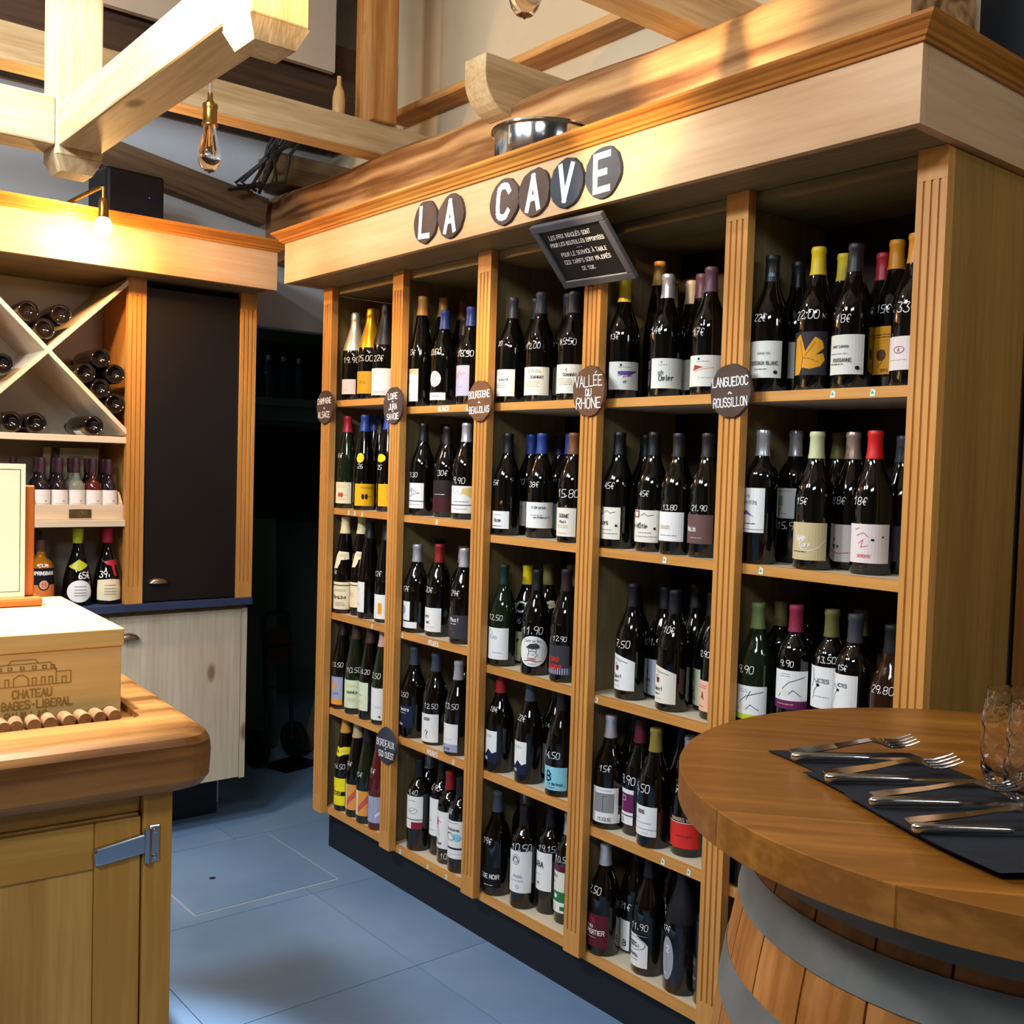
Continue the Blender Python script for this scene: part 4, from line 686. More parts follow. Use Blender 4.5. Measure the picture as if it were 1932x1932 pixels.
(5,1,'bu',1.984,0.085,0.305,'k','YC',[(0.032,0.123,-2.59,-0.34,'DGL','L')],('22,00',0.159,-1.49,0.026),'yellow capsuled bottle with yellow leaf label'),
(5,1,'bu',2.073,0.085,0.299,'k','BK2',[(0.029,0.11,-2.64,-0.39,'PG','t:SAINT CHINIAN,.45,.7,.06,DG;p:.4,.52,.5,1,G;t:ROUSSANNE,.5,.36,.08,DG;p:.4,.26,.4,1,DG;e:.85,.16,.05,.05,K')],('18€',0.143,-1.5,0.023),'charcoal capsuled bottle with white printed label'),
(5,1,'bu',2.214,0.073,0.297,'k','OC',[(0.03,0.095,-2.93,-0.68,'PW','o:.55,.6,.12,.1,RM;t:A,.55,.6,.1,RM;p:.5,.3,.5,1,T')],('33€',0.151,-1.38,0.029),'bottle with pinkish white label by the end pilaster'),
(5,1,'bu',1.876,0.167,0.3,'k','BK',[(0.036,0.117,-3.19,-0.94,'PG','p:.6,.5,.6,3,G')],None,'black capsuled bottle behind the leaf label'),
(5,1,'bu',1.876,0.253,0.318,'k','DGC',[],None,'dark grey capsuled bottle in the back row'),
(5,1,'bu',1.978,0.19,0.308,'k','YG',[],None,'yellow capsuled bottle behind the charcoal capsule'),
(5,1,'bu',2.125,0.153,0.31,'k','OC',[(0.032,0.13,-3.01,-0.76,'OC','e:.62,.4,.12,.12,BR;s:.5,.5,.6,.35,.7,.5,.65,.25,.55,.15,BR;p:.6,.8,.5,2,BR;t:2015,.7,.08,.06,BR')],('15€',0.166,-1.61,0.023),'orange capsuled bottle with orange label'),
(5,1,'bu',2.061,0.21,0.301,'k','RC',[],None,'red capsuled bottle behind the orange capsule'),
(5,2,'bo',1.872,0.068,0.295,'k','SV',[(0.069,0.167,-2.95,-0.7,'W','t:Les,.5,.83,.08,G;t:Petits,.6,.68,.09,G;q:.25,.35,.5,.42,.75,.35,.62,.42,.5,.5,.3,.44,VI;p:.6,.2,.4,1,DG;l:.07,.08,G')],None,'silver capsuled Bordeaux bottle with tall violet mark label'),
(5,2,'bu',2.005,0.077,0.291,'k','CG',[(0.02,0.099,-2.51,-0.26,'TL','s:.2,.85,.3,.55,.4,.3,.6,.25,.8,.35,.95,.55,W;t:Ame,.4,.6,.16,W;t:Eure,.5,.42,.12,W;p:.35,.22,.4,1,DG')],('15€',0.144,-1.67,0.019),'cream capsuled bottle with tan swirl label'),
(5,2,'bu',2.127,0.101,0.293,'k','RE',[(0.024,0.103,-2.31,-0.06,'PW','s:.2,.85,.3,.9,RO;s:.25,.7,.4,.78,.5,.68,RO;s:.3,.5,.4,.6,.35,.4,.5,.45,RO;e:.6,.6,.04,.03,K;e:.82,.68,.03,.03,RB;t:DEMENTE,.42,.18,.07,RO')],('18€',0.15,-1.67,0.023),'bright red capsuled bottle with speckled pinkish label'),
(5,2,'bo',1.886,0.17,0.298,'k','SV',[(0.1,0.168,-2.98,-0.73,'W','q:.3,.45,.6,.4,.6,.75,.3,.7,GA;p:.6,.9,.5,1,G;e:.5,.3,.06,.06,T;p:.6,.15,.4,1,G')],('15,90',0.084,-1.26,0.025),'silver capsuled Bordeaux bottle with green wash label'),
(5,2,'bo',1.874,0.247,0.297,'k','BK',[],None,'black capsuled bottle deep behind the swirl label'),
(5,2,'bu',2.043,0.154,0.293,'k','TP',[(0.017,0.096,-3.17,-0.92,'PW','s:.25,.85,.35,.55,.45,.3,.7,.22,.95,.25,RB;t:Ame,.5,.6,.15,DG;t:Eure,.6,.42,.12,DG;p:.5,.2,.3,1,T')],('18€',0.146,-1.65,0.022),'rose silver capsuled bottle with red swirl label'),
(5,2,'bu',1.955,0.233,0.295,'k','OL',[],None,'olive capsuled bottle behind the swirl labels'),
(5,2,'bu',2.04,0.242,0.291,'k','OL',[],None,'olive capsuled bottle behind the bright red capsule'),
(5,2,'bu',2.142,0.185,0.286,'k','DGC',[(0.026,0.099,-3.25,-1.0,'DG','')],None,'dark bottle against the end panel'),
(5,3,'bu',1.875,0.072,0.29,'g','GG',[(0.034,0.109,-2.54,-0.29,'W','b:0,.16,LM;s:.22,.22,.35,.55,.5,.7,.75,.8,.9,.85,K;s:.5,.6,.6,.85,K;e:.38,.38,.12,.1,CW;s:.5,.3,.6,.45,.8,.3,DG;p:.4,.85,.3,2,LI')],('9,90',0.145,-1.53,0.024),'green capsuled bottle with twig drawing and lime band'),
(5,3,'bo',1.966,0.085,0.295,'k','RM',[(0.074,0.157,-2.35,-0.1,'W','b:0,.22,PU;s:.22,.3,.35,.55,.5,.7,.75,.8,.9,.85,K;e:.38,.42,.12,.1,CW;s:.5,.4,.6,.5,.8,.35,DG;p:.4,.88,.3,2,LI;p:.4,.12,.5,1,PK')],('9,90',0.172,-1.41,0.019),'magenta capsuled bottle with twig drawing and purple band'),
(5,3,'bo',2.045,0.1,0.294,'k','OL',[(0.088,0.176,-2.79,-0.54,'W','s:.32,.95,.36,.7,.5,.55,.38,.4,.34,.2,K;s:.36,.7,.3,.5,K;e:.5,.55,.05,.04,K;t:ACTES,.62,.66,.09,DG;p:.6,.28,.4,1,LI')],('13,50',0.191,-1.25,0.019),'olive capsuled bottle with ivy stem label'),
(5,3,'bo',2.12,0.07,0.296,'k','DGC',[(0.101,0.175,-3.04,-0.79,'W','s:.32,.95,.36,.7,.5,.55,.38,.4,.34,.2,K;s:.36,.7,.3,.5,K;e:.5,.55,.05,.04,K;t:ACTES,.62,.7,.09,DG')],('15€',0.189,-1.68,0.016),'charcoal capsuled bottle with ivy stem label'),
(5,3,'bo',1.872,0.159,0.289,'k','OL',[],None,'olive capsuled bottle in the back left'),
(5,3,'bo',1.871,0.269,0.285,'k','BK',[],None,'black bottle in the back row middle'),
(5,3,'bo',2.051,0.2,0.289,'k','OL',[],None,'olive capsuled bottle behind the charcoal capsule'),
(5,3,'bu',2.202,0.071,0.285,'a','BK',[],('29,80',0.16,-1.46,0.022),'amber dark bottle against the end panel'),
(5,4,'bo',1.872,0.069,0.3,'k','BK',[(0.066,0.116,-3.1,-0.85,'DM','p:.4,.6,.6,2,LI;l:.2,.24,W')],None,'dark maroon labelled bottle beside the barrel'),
(5,5,'bo',1.873,0.067,0.3,'k','BK',[(0.083,0.131,-3.91,-1.66,'C','p:.6,.5,.5,2,DG')],('9€',0.174,-1.94,0.017),'cream labelled bottle half hidden by the barrel'),
]

# ================================================================== wine bottles
PROF = {
 'bu': (0.297, [(0, .020), (.018, .012), (.030, .001), (.038, 0), (.041, .005), (.041, .152), (.0397, .166), (.0360, .182), (.0305, .197), (.0248, .211), (.0198, .225), (.0168, .238), (.0153, .251), (.0146, .264), (.0140, .284), (.0152, .286), (.0152, .292), (.0140, .297), (0, .297)]),
 'bo': (0.300, [(0, .022), (.018, .012), (.028, .001), (.0345, 0), (.0375, .005), (.0375, .186), (.0368, .197), (.0335, .209), (.0275, .220), (.0205, .229), (.0165, .237), (.0148, .250), (.0140, .286), (.0152, .288), (.0152, .295), (.0140, .300), (0, .300)]),
 'fl': (0.335, [(0, .018), (.018, .010), (.028, .001), (.0345, 0), (.0375, .005), (.0375, .140), (.0365, .160), (.0335, .185), (.0295, .212), (.0250, .240), (.0205, .267), (.0170, .288), (.0148, .305), (.0140, .322), (.0150, .324), (.0150, .330), (.0140, .335), (0, .335)]),
 'ch': (0.312, [(0, .024), (.020, .014), (.032, .001), (.041, 0), (.044, .005), (.044, .155), (.0425, .173), (.038, .194), (.032, .214), (.026, .233), (.0205, .252), (.0172, .270), (.0160, .283), (.0172, .286), (.0172, .293), (.0150, .300), (.0160, .306), (.0120, .312), (0, .312)])}
def rad(ty, h, z):
    H, p = PROF[ty]; z = z*H/h; p = p[3:]
    for (ra, za), (rb, zb) in zip(p, p[1:]):
        if za <= z <= zb and zb > za: return ra+(rb-ra)*(z-za)/(zb-za)
    return p[0][0] if z < p[0][1] else 0.014
GLASS = {'k': mat('dark_bottle_glass', '#060605', 0.05, 0, 0.6, coat=0.4), 'g': mat('green_bottle_glass', '#14200f', 0.05, 0, 0.6, coat=0.4), 'r': mat('rose_bottle_glass', '#571a1c', 0.06, 0, 0.6, coat=0.4), 'a': mat('amber_bottle_glass', '#2a160a', 0.05, 0, 0.6, coat=0.4)}
CAPC = dict(BK='#15151a', DM='#2a1c20', BRC='#7b4a2c', BK2='#26262c', OL='#6a6233', YC='#e8c41d', WH='#d5d8de', YG='#d9c22c', T='#c9ab7c', DB='#231d1f', CG='#cdd0a0', SV='#c9ccd2', OC='#d68a17', RE='#d3221f', GG='#6d7f4a', DGC='#3b3c45', BG='#bcae98', P='#c99c94', RD='#8d1f20', GD='#cf9645', RM='#8e2a44', C='#e3d7a4', NV='#20294a', GC='#b6a253', DK='#1c2a24', MV='#6a4350', M='#5a1a2c', SL='#3c424f', TP='#c7aa9c', BR='#3a2a1e', R='#b01f2e', RC='#a81c2c', B='#27408c', TC='#a58a62', SF='#d8d4c6', GF='#d9a520', BF='#4a3a33')
METCAP = {'SV', 'SF', 'GF', 'TP', 'GC', 'WH'}
LABC = dict(BK='#111114', GA='#8fc3a4', DM='#431a1c', GN='#2f7a43', DG='#3a3a40', LG='#dfe8c6', YE='#e8cf22', PW='#eadfdc', LB='#cfd9ea', T='#cbb692', LI='#a9abc9', OR='#e59a4a', PB='#e2ebee', YW='#e6c77a', DB='#2b1f1e', GY='#8d8d8a', O='#eda13c', OC='#dd9a22', RE='#d8322d', BL='#2e6fd0', G='#8d8d93', LM='#c6d62e', LY='#e9e9bd', VI='#6e4a94', GO='#d9a32a', K='#17171b', DGL='#2b2b30', P='#efdcdc', RO='#cf5a4a', Y='#f2b41a', SB='#7fa2b8', W='#eeeeec', AQ='#8fd3e6', RM='#8c2036', PU='#6a2457', C='#efe2bd', NV='#1c2340', RB='#a5402f', YL='#f4e51e', CW='#ebe6d6', M='#5f1c28', PG='#e3e3da', GE='#9fa4ab', BR='#5d3c22', PK='#edb9a0', BM='#6b4f4c', TL='#cdbb8e', R='#c43c3c')
def LM(k): return mat('label_'+k, LABC[k], 0.55, 0, 0.3)
def CM(k): return mat('capsule_'+k, CAPC[k], 0.3 if k in METCAP else 0.4, 0.6 if k in METCAP else 0.0, 0.5)
body_cache = {}; cap_cache = {}
def clip(poly, u0, u1):
    for s_, lim in ((1, u0), (-1, u1)):
        out = []
        for k in range(len(poly)):
            a, b_ = poly[k], poly[(k+1) % len(poly)]; da, db = s_*(a[0]-lim), s_*(b_[0]-lim)
            if da >= 0: out.append(a)
            if (da >= 0) != (db >= 0):
                t = da/(da-db); out.append((a[0]+(b_[0]-a[0])*t, a[1]+(b_[1]-a[1])*t))
        poly = out
        if len(poly) < 3: return []
    return poly
def wrap_poly(mb, poly, tha, thb, z0, z1, R, lift, mi):
    """poly in label coordinates (u left..right, v bottom..top), laid on the turned surface in strips"""
    n = max(1, int(abs(thb-tha)/0.16)); us = [p[0] for p in poly]
    for k in range(int(math.floor(min(us)*n)), int(math.ceil(max(us)*n))):
        q = clip(poly, k/n, (k+1)/n)
        if len(q) >= 3:
            pts = []
            for u, v in q:
                th_ = tha+(thb-tha)*u; z = z0+(z1-z0)*v; r = R(z)+lift
                pts.append((r*math.cos(th_), r*math.sin(th_), z))
            mb.poly(pts, mi)
ELL = [(0.5+0.5*math.cos(2*PI*k/22), 0.5+0.5*math.sin(2*PI*k/22)) for k in range(22)]
SPECIAL = {
 'E': (ELL, ''), 'M': (ELL, 'o:.5,.5,.3,.3,DG'), 'O': (ELL, 'o:.5,.5,.38,.38,BR;e:.5,.5,.3,.3,PW;s:.4,.7,.4,.35,.5,.28,.6,.35,.6,.7,RB'),
 'F': ([(0, 0), (.3, .02), (.45, .3), (.5, .5), (1, .55), (1, .95), (.3, 1), (.15, .8)], 'p:.6,.76,.5,2,G;e:.72,.6,.03,.03,K'),
 'W': ([(0, .1), (.3, .0), (.6, .25), (1, .3), (1, .95), (.6, 1), (.3, .85), (0, 1)], 'p:.6,.55,.5,2,G;e:.15,.5,.07,.16,BR'),
 'V': ([(0.5+0.5*math.cos(2*PI*k/28), 0.5+0.52*math.sin(2*PI*k/28)) for k in range(28)], 't:Cuvée de Sel,.5,.86,.08,G;q:.3,.62,.42,.75,.62,.78,.72,.7,.7,.62,.5,.58,DG;s:.38,.6,.4,.45,.36,.35,DG;s:.42,.5,.5,.52,.58,.5,DG;s:.62,.6,.6,.45,.66,.38,.58,.32,DG;s:.45,.42,.5,.38,.56,.42,G;t:SYRAH,.48,.25,.08,RB;s:.25,.17,.45,.2,.6,.16,.8,.18,RM;p:.5,.08,.3,1,G'),
 'D': ([(0, 0), (1, 0), (1, .84), (.8, .92), (.55, 1.0), (.3, 1.04), (0, 1.02)], 's:.35,.93,.6,.86,.8,.8,DG;s:.4,.87,.6,.82,DG;s:.38,.7,.4,.78,.46,.76,.48,.7,K;e:.46,.62,.06,.07,RM;e:.46,.67,.07,.035,K;t:Galet,.48,.4,.1,DG;t:Auxerr,.46,.26,.06,DG;p:.45,.12,.3,1,LI'),
 'H': (ELL, 't:2,.55,.72,.14,W;s:.45,.65,.5,.2,G;p:.5,.5,.4,3,T;t:vins,.4,.15,.05,W'),
 'L': (None, 'q:.2,.0,.36,.02,.42,.18,.62,.14,.85,.2,.95,.35,.9,.5,.74,.46,.92,.62,.88,.78,.72,.88,.62,.74,.5,.55,.44,.75,.36,.95,.22,.85,.2,.5,OC;s:.45,.4,.6,.38,.8,.3,BR;s:.5,.45,.62,.6,.72,.75,BR;s:.42,.2,.44,.4,.36,.8,BR')}
def make_label(parent, name, ty, h, spec):
    z0, z1, ta, tb, col, art = spec
    mats = [LM(col)]; idx = {col: 0}
    def mi(k):
        if k not in idx: idx[k] = len(mats); mats.append(LM(k))
        return idx[k]
    b = MB(); R = lambda z: rad(ty, h, z)
    base = [(0, 0), (1, 0), (1, 1), (0, 1)]; items = art
    if art in SPECIAL:
        base = SPECIAL[art][0] or base; items = SPECIAL[art][1]
    nv = 1 if R(z0) == R(z1) else 4
    if len(base) == 4:
        for j in range(nv): wrap_poly(b, [(0, j/nv), (1, j/nv), (1, (j+1)/nv), (0, (j+1)/nv)], ta, tb, z0, z1, R, 0.0004, 0)
    else:
        wrap_poly(b, base, ta, tb, z0, z1, R, 0.0006 if nv > 1 else 0.0004, 0)
    W = abs(tb-ta)*R((z0+z1)/2); Hh = z1-z0; lift = 0.0007
    def put(poly, k):
        nonlocal lift
        lift += 1.2e-5
        wrap_poly(b, poly, ta, tb, z0, z1, R, lift, mi(k))
    for it in [s_ for s_ in items.split(';') if s_]:
        k, a = it.split(':', 1); a = a.split(','); c = a[-1]
        if k == 't':
            txt, uc, vc, hv = ','.join(a[:-4]), float(a[-4]), float(a[-3]), float(a[-2])
            hm = hv*Hh; qs, w = text_polys(txt, hm, hm*0.16, 0.03)
            sc = min(1.0, 0.8*W/max(w, 1e-4))
            for q in qs: put([(uc+x*sc/W, vc+y/Hh) for x, y in q], c)
        elif k == 'p':
            uc, vc, w, n = map(float, a[:4]); n = int(n)
            for j in range(n):
                v = vc+((n-1)/2-j)*0.0048/Hh; u = uc-w/2*random.uniform(.7, 1)
                end = uc+w/2*random.uniform(.7, 1)
                while u < end:
                    du = random.uniform(.05, .13); e = min(u+du, end); put([(u, v-.0007/Hh), (e, v-.0007/Hh), (e, v+.0009/Hh), (u, v+.0009/Hh)], c); u += du+.02
        elif k in 'bl': 
            v0, v1 = map(float, a[:2]); put([(0, v0), (1, v0), (1, v1), (0, v1)], c)
        elif k == 'r':
            u0, v0, u1, v1 = map(float, a[:4]); put([(u0, v0), (u1, v0), (u1, v1), (u0, v1)], c)
        elif k == 'e':
            u, v, ru, rv = map(float, a[:4]); put([(u+ru*math.cos(2*PI*q/14), v+rv*math.sin(2*PI*q/14)) for q in range(14)], c)
        elif k == 'o':
            u, v, ru, rv = map(float, a[:4]); pts = [((u+ru*math.cos(2*PI*q/16))*W, (v+rv*math.sin(2*PI*q/16))*Hh) for q in range(17)]
            for q in stroke_polys(pts, 0.0013): put([(x/W, y/Hh) for x, y in q], c)
        elif k == 'q':
            f = list(map(float, a[:-1])); put(list(zip(f[::2], f[1::2])), c)
        elif k == 's':
            f = list(map(float, a[:-1])); pts = [(x*W, y*Hh) for x, y in zip(f[::2], f[1::2])]
            for q in stroke_polys(pts, 0.0014): put([(x/W, y/Hh) for x, y in q], c)
    return b.build(name, mats, parent, fix=False)
def make_price(parent, ty, h, spec):
    t, z, th_, hm = spec; hm *= 0.68; R = lambda zz: rad(ty, h, zz); r = R(z)
    b = MB(); qs, w = text_polys(t, hm, max(0.0012, hm*0.08), 0.06, slant=0.12)
    for k, q in enumerate(qs):
        pts = []
        for x, y in q:
            a = th_+x/max(r, .02); zz = z+y; rr = R(zz)+0.0008+(k % 7)*1.5e-5
            pts.append((rr*math.cos(a), rr*math.sin(a), zz))
        b.poly(pts)
    return b.build('price_writing', CHALK, parent, fix=False)
def bottle_body(ty, gl, h, root):
    H, p = PROF[ty]; key = (ty, gl)
    if key not in body_cache: body_cache[key] = MB().lathe(p, 28).mesh('glass_body', [GLASS[gl]], smooth=1.0)
    o = link('glass_body', body_cache[key], root); o.scale = (1, 1, h/H); return o
def bottle_cap(ty, cap, h, root):
    H, p = PROF[ty]; key = (ty, cap)
    if key not in cap_cache:
        foil = ty == 'ch'
        zc = 0.176 if foil else H-0.058
        q = [(rad(ty, H, zc)+.0007, zc)] + [(r+.0008, z) for r, z in p if z > zc+.002 and r > 0] + [(0, H+.0008)]
        if not foil: q = [(q[0][0]+.0004, zc), (q[0][0]+.0004, zc+.003)] + q[1:]
        cap_cache[key] = MB().lathe(q, 24).mesh('capsule', [CM(cap)], smooth=0.9)
    o = link('capsule', cap_cache[key], root); o.scale = (1, 1, h/H); return o
BAYN = {1: 'Champagne Alsace', 2: 'Loire', 3: 'Bourgogne', 4: 'Rhône', 5: 'Languedoc'}
SHN = {1: 'top', 2: 'second', 3: 'third', 4: 'fourth', 5: 'bottom'}
for bay, co, ty, x, y, h, gl, cap, labs, price, desc in BT:
    t = thing('champagne_bottle' if ty == 'ch' and bay == 1 else 'wine_bottle', '%s, %s shelf, %s bay' % (desc, SHN[co], BAYN[bay]), 'bottle', (x, y, ZT[bay][co]+0.0005), 0, 'wine bottles on the %s shelf of the %s bay' % (SHN[co], BAYN[bay]))
    bottle_body(ty, gl, h, t); bottle_cap(ty, cap, h, t)
    for sp_ in labs:
        H = PROF[ty][0]
        make_label(t, 'neck_label' if sp_[5] in ('F', 'E', 'W', 'M') else 'label', ty, h, sp_)
    if price: make_price(t, ty, h, price)

# bottles lying in the cross rack, base towards the room
rk = mat('rack_bottle_glass', '#1a1310', 0.05, 0, 0.7, coat=0.5)
rb_mesh = MB().lathe([(0, .022), (.012, .019), (.022, .010), (.028, .002), (.031, .0), (.0345, .002), (.0364, .008), (.0364, .186), (.0357, .197), (.0325, .209), (.0265, .220), (.0195, .229), (.0155, .237), (.0138, .250), (.0134, .286), (.0146, .288), (.0146, .295), (.0134, .300), (0, .300)], 32).xf(Matrix.Rotation(-PI/2, 4, 'Y')).mesh('glass_body', [rk], smooth=1.0)
rl = LM('W')
for y, z, lab in ((-.893, 1.868, 'upper left one of the top cell'), (-.791, 1.868, 'upper right one of the top cell'), (-.842, 1.8155, 'lowest one of the top cell'), (-.968, 1.690, 'alone in the left cell, cut by the photo edge'), (-.661, 1.735, 'topmost in the right cell'), (-.709, 1.681, 'middle row left in the right cell'), (-.612, 1.685, 'middle row right in the right cell'), (-.6595, 1.632, 'second lowest in the right cell'), (-.6105, 1.5835, 'lowest in the right cell'), (-.94, 1.5046, 'left one on the floor of the bottom cell'), (-.866, 1.5046, 'middle one on the floor of the bottom cell'), (-.682, 1.5046, 'right one in the bottom cell, white label showing')):
    t = thing('wine_bottle', 'bottle lying in the cross rack, '+lab, 'bottle', (-0.335, y, z), 0, 'bottles lying in the cross rack')
    o = link('glass_body', rb_mesh, t); o.scale = (1, .934, .934)
    if 'label' in lab:
        b = MB()
        for k in range(8):
            a0, a1 = -2.6+.2*k, -2.4+.2*k; r = .0346
            b.poly([(-.05, r*math.cos(a0), r*math.sin(a0)), (-.13, r*math.cos(a0), r*math.sin(a0)), (-.13, r*math.cos(a1), r*math.sin(a1)), (-.05, r*math.cos(a1), r*math.sin(a1))])
        b.build('label', rl, t, fix=False)

# tray box with half bottles
tb = thing('display_tray', 'open wooden presentation tray with dark plaque on the cabinet middle shelf', 'tray', (-0.355, -0.7175, 1.1825))
lw = wood('white_spruce', '#e9d9c0', '#d9c5a6', 'y', knots=False, bump=0.02)
MB().box(-.016, -.006, -.148, .148, .0, .052).build('front', lw, tb, bevel=.001)
MB().box(-.27, -.0165, -.148, .148, .0, .008).build('bottom', lw, tb)
for s_ in (-1, 1):
    b = MB(); b.prism([(-.27, .0085), (-.0165, .0085), (-.0165, .055), (-.05, .095), (-.27, .105)], 'y', s_*.144-.0035, s_*.144+.0035); b.build('side', lw, tb)
MB().box(-.278, -.2705, -.148, .148, 0, .10).build('back', lw, tb)
pq = MB().box(-.0058, -.0035, -.035, .038, .006, .036).build('plaque', noisy('dark_brass_plaque', '#7d6c4c', '#5d4f37', 30, 0.4, metal=.6), tb)
b = MB()
for q in stroke_polys([(.007*math.cos(2*PI*k/12), .007*math.sin(2*PI*k/12)) for k in range(11)], .002): b.poly([(-.0033, .0015+u, .021+v) for u, v in q])
b.build('emblem', mat('pale_brass', '#b8a67c', .4, .6), pq, fix=False)
pst = thing('lid_card', 'curved cream card with dark printed band standing behind small bottles', 'card', (-0.565, -0.70, 1.1925))
b = MB(); n = 10
for k in range(n):
    a, c = k/n, (k+1)/n; f = lambda q: (.0-.03*q*q+.028*q, .235*q+.0)
    for (y0, y1, m_) in ((-.10, -.075, 0), (-.075, -.045, 1), (-.045, .09, 0)):
        b.poly([(f(a)[0], y0+.02*a, f(a)[1]), (f(a)[0], y1+.02*a, f(a)[1]), (f(c)[0], y1+.02*c, f(c)[1]), (f(c)[0], y0+.02*c, f(c)[1])], m_)
        b.poly([(f(a)[0]-.002, y0+.02*a, f(a)[1]), (f(a)[0]-.002, y1+.02*a, f(a)[1]), (f(c)[0]-.002, y1+.02*c, f(c)[1]), (f(c)[0]-.002, y0+.02*c, f(c)[1])], m_)
b.build('card', [mat('cream_card', '#dcd3ae', .5), noisy('printed_band', '#3a3a34', '#77735f', 60, .5)], pst, fix=False)
b = MB(); flat_text(b, [('CASSIS', .03, .2, .012), ('---', .03, .175, .01)], lambda u, v, l: (.003-.03*(v/.235)**2+.028*v/.235, u, v), .0015); b.build('lettering', mat('card_print', '#7a745c', .6), pst, fix=False)
HB = [(0, .012), (.02, .006), (.026, 0), (.0285, .004), (.0285, .098), (.0265, .110), (.0205, .122), (.0135, .130), (.0105, .139), (.0098, .168), (0, .168)]
hg = {'d': mat('half_dark', '#241a22', .06, 0, .6, coat=.5), 'c': mat('half_clear', '#dfe3cf', .04, 0, .5, .75, ior=1.35), 'r': mat('half_red', '#5a1d12', .06, 0, .6, coat=.5)}
hb = {k: MB().lathe(HB, 22).mesh('glass_body', [m_], smooth=1.0) for k, m_ in hg.items()}
hc = MB().lathe([(.0106, .150), (.0114, .152), (.0120, .196), (.011, .2), (0, .2)], 18).mesh('capsule', [mat('burgundy_wax', '#54333a', .45)], smooth=.8)
def half(x, y, k, lab, group, front=True):
    t = thing('half_bottle', lab, 'bottle', (x, y, 1.1915), 0, group)
    o = link('glass_body', hb[k], t); o.scale = (.97, .97, 1); link('capsule', hc, t)
    b = MB(); R = lambda z: .0277
    wrap_poly(b, [(0, 0), (1, 0), (1, 1), (0, 1)], -1.55, 1.15, .022, .092, R, .0004, 0)
    if front:
        for j in range(3):
            v = .2+.06*j; wrap_poly(b, [(.3, v), (.8, v), (.8, v+.02), (.3, v+.02)], -1.55, 1.15, .022, .092, R, .0006, 1)
        wrap_poly(b, [(.62, .42), (.72, .42), (.72, .5), (.62, .5)], -1.55, 1.15, .022, .092, R, .0006, 1)
    b.build('label', [LM('W'), mat('soft_print', '#b9a9b4', .6)], t, fix=False)
for y, k, lab in ((-.8285, 'd', 'dark half bottle with white label, first from the left in the tray front row'), (-.7720, 'd', 'dark half bottle with white label, second in the tray front row'), (-.7155, 'c', 'clear half bottle with white label in the middle of the tray'), (-.6590, 'r', 'amber red half bottle with white label, fourth in the tray'), (-.6055, 'd', 'dark half bottle with white label at the right tray end')):
    half(-.4065, y, k, lab, 'half bottles in the front row of the tray')
for j in range(5): half(-.4695, -.8285+.0557*j, 'd' if j != 2 else 'c', 'half bottle in the second tray row, number %s from the left' % ('one', 'two', 'three', 'four', 'five')[j], 'half bottles in the second row of the tray', False)
for j in range(4): half(-.46, -.905-.058*j, 'd', 'dark half bottle left of the tray behind the menu, %s from the tray' % ('first', 'second', 'third', 'fourth')[j], 'half bottles left of the tray', True)
# spirits on the worktop
ZW = 0.8885
t = thing('whisky_bottle', 'squat amber whisky bottle with black and orange label on the blue worktop', 'bottle', (-.405, -.828, ZW))
MB().lathe([(0, .006), (.036, 0), (.042, .005), (.043, .12), (.041, .138), (.032, .154), (.019, .163), (.0145, .172), (.014, .205), (0, .205)], 28).build('glass_body', mat('whisky_amber', '#c9791a', .04, 0, .6, .35, ior=1.36), t, smooth=1.0)
MB().lathe([(.015, .186), (.0165, .187), (.0165, .225), (0, .227)], 18).build('stopper', mat('brown_stopper', '#5a3c2a', .4), t, smooth=.8)
b = MB(); R = lambda z: .0435
wrap_poly(b, [(0, 0), (1, 0), (1, .5), (0, .5)], -1.25, .95, .02, .132, R, .0004, 0); wrap_poly(b, [(0, .5), (1, .5), (1, 1), (0, 1)], -1.25, .95, .02, .132, R, .0004, 1)
wrap_poly(b, [(.55+.19*math.cos(q*.4), .5+.17*math.sin(q*.4)) for q in range(16)], -1.25, .95, .02, .132, R, .0007, 1); wrap_poly(b, [(.55+.15*math.cos(q*.4), .5+.135*math.sin(q*.4)) for q in range(16)], -1.25, .95, .02, .132, R, .0009, 2)
qs, w = text_polys('SPRINGBANK', .011, .0024); [wrap_poly(b, [(.55+x/.1, .85+y/.112) for x, y in q], -1.25, .95, .02, .132, R, .001, 3) for q in qs]
qs, w = text_polys('15', .013, .0022); [wrap_poly(b, [(.55+x/.1, .5+y/.112) for x, y in q], -1.25, .95, .02, .132, R, .0011, 4) for q in qs]
b.build('label', [mat('orange_label', '#e07a35', .5), LM('BK'), mat('salmon_disc', '#e6a58a', .5), LM('W'), mat('orange_ink', '#b9532a', .5)], t, fix=False)
b = MB(); qs, w = text_polys('90€', .017, .0022, .1)
for q in qs: b.poly([((.0425-.9*max(y+.004, 0))*math.cos(x/.04-.05), (.0425-.9*max(y+.004, 0))*math.sin(x/.04-.05), .1435+y) for x, y in q])
b.build('price_writing', CHALK, t, fix=False)
t = thing('whisky_box', 'tall black and orange carton standing behind the whisky bottle', 'box', (-.50, -.86, ZW))
b = MB(); b.box(-.04, .04, -.05, .05, 0, .148, 0).box(-.04, .04, -.05, .05, .148, .252, 1); b.build('carton', [mat('orange_carton', '#c25a24', .5), mat('black_carton', '#1b1a1c', .5)], t, bevel=.001)
b = MB(); b.poly([(.0405, .012+.026*math.cos(q*.4), .158+.026*math.sin(q*.4)) for q in range(16)], 0); b.poly([(.0408, .012+.020*math.cos(q*.4), .158+.020*math.sin(q*.4)) for q in range(16)], 1)
flat_text(b, [('SPRINGBANK', -.008, .212, .010)], lambda u, v, l: (.0406, u, v), .002, 2)
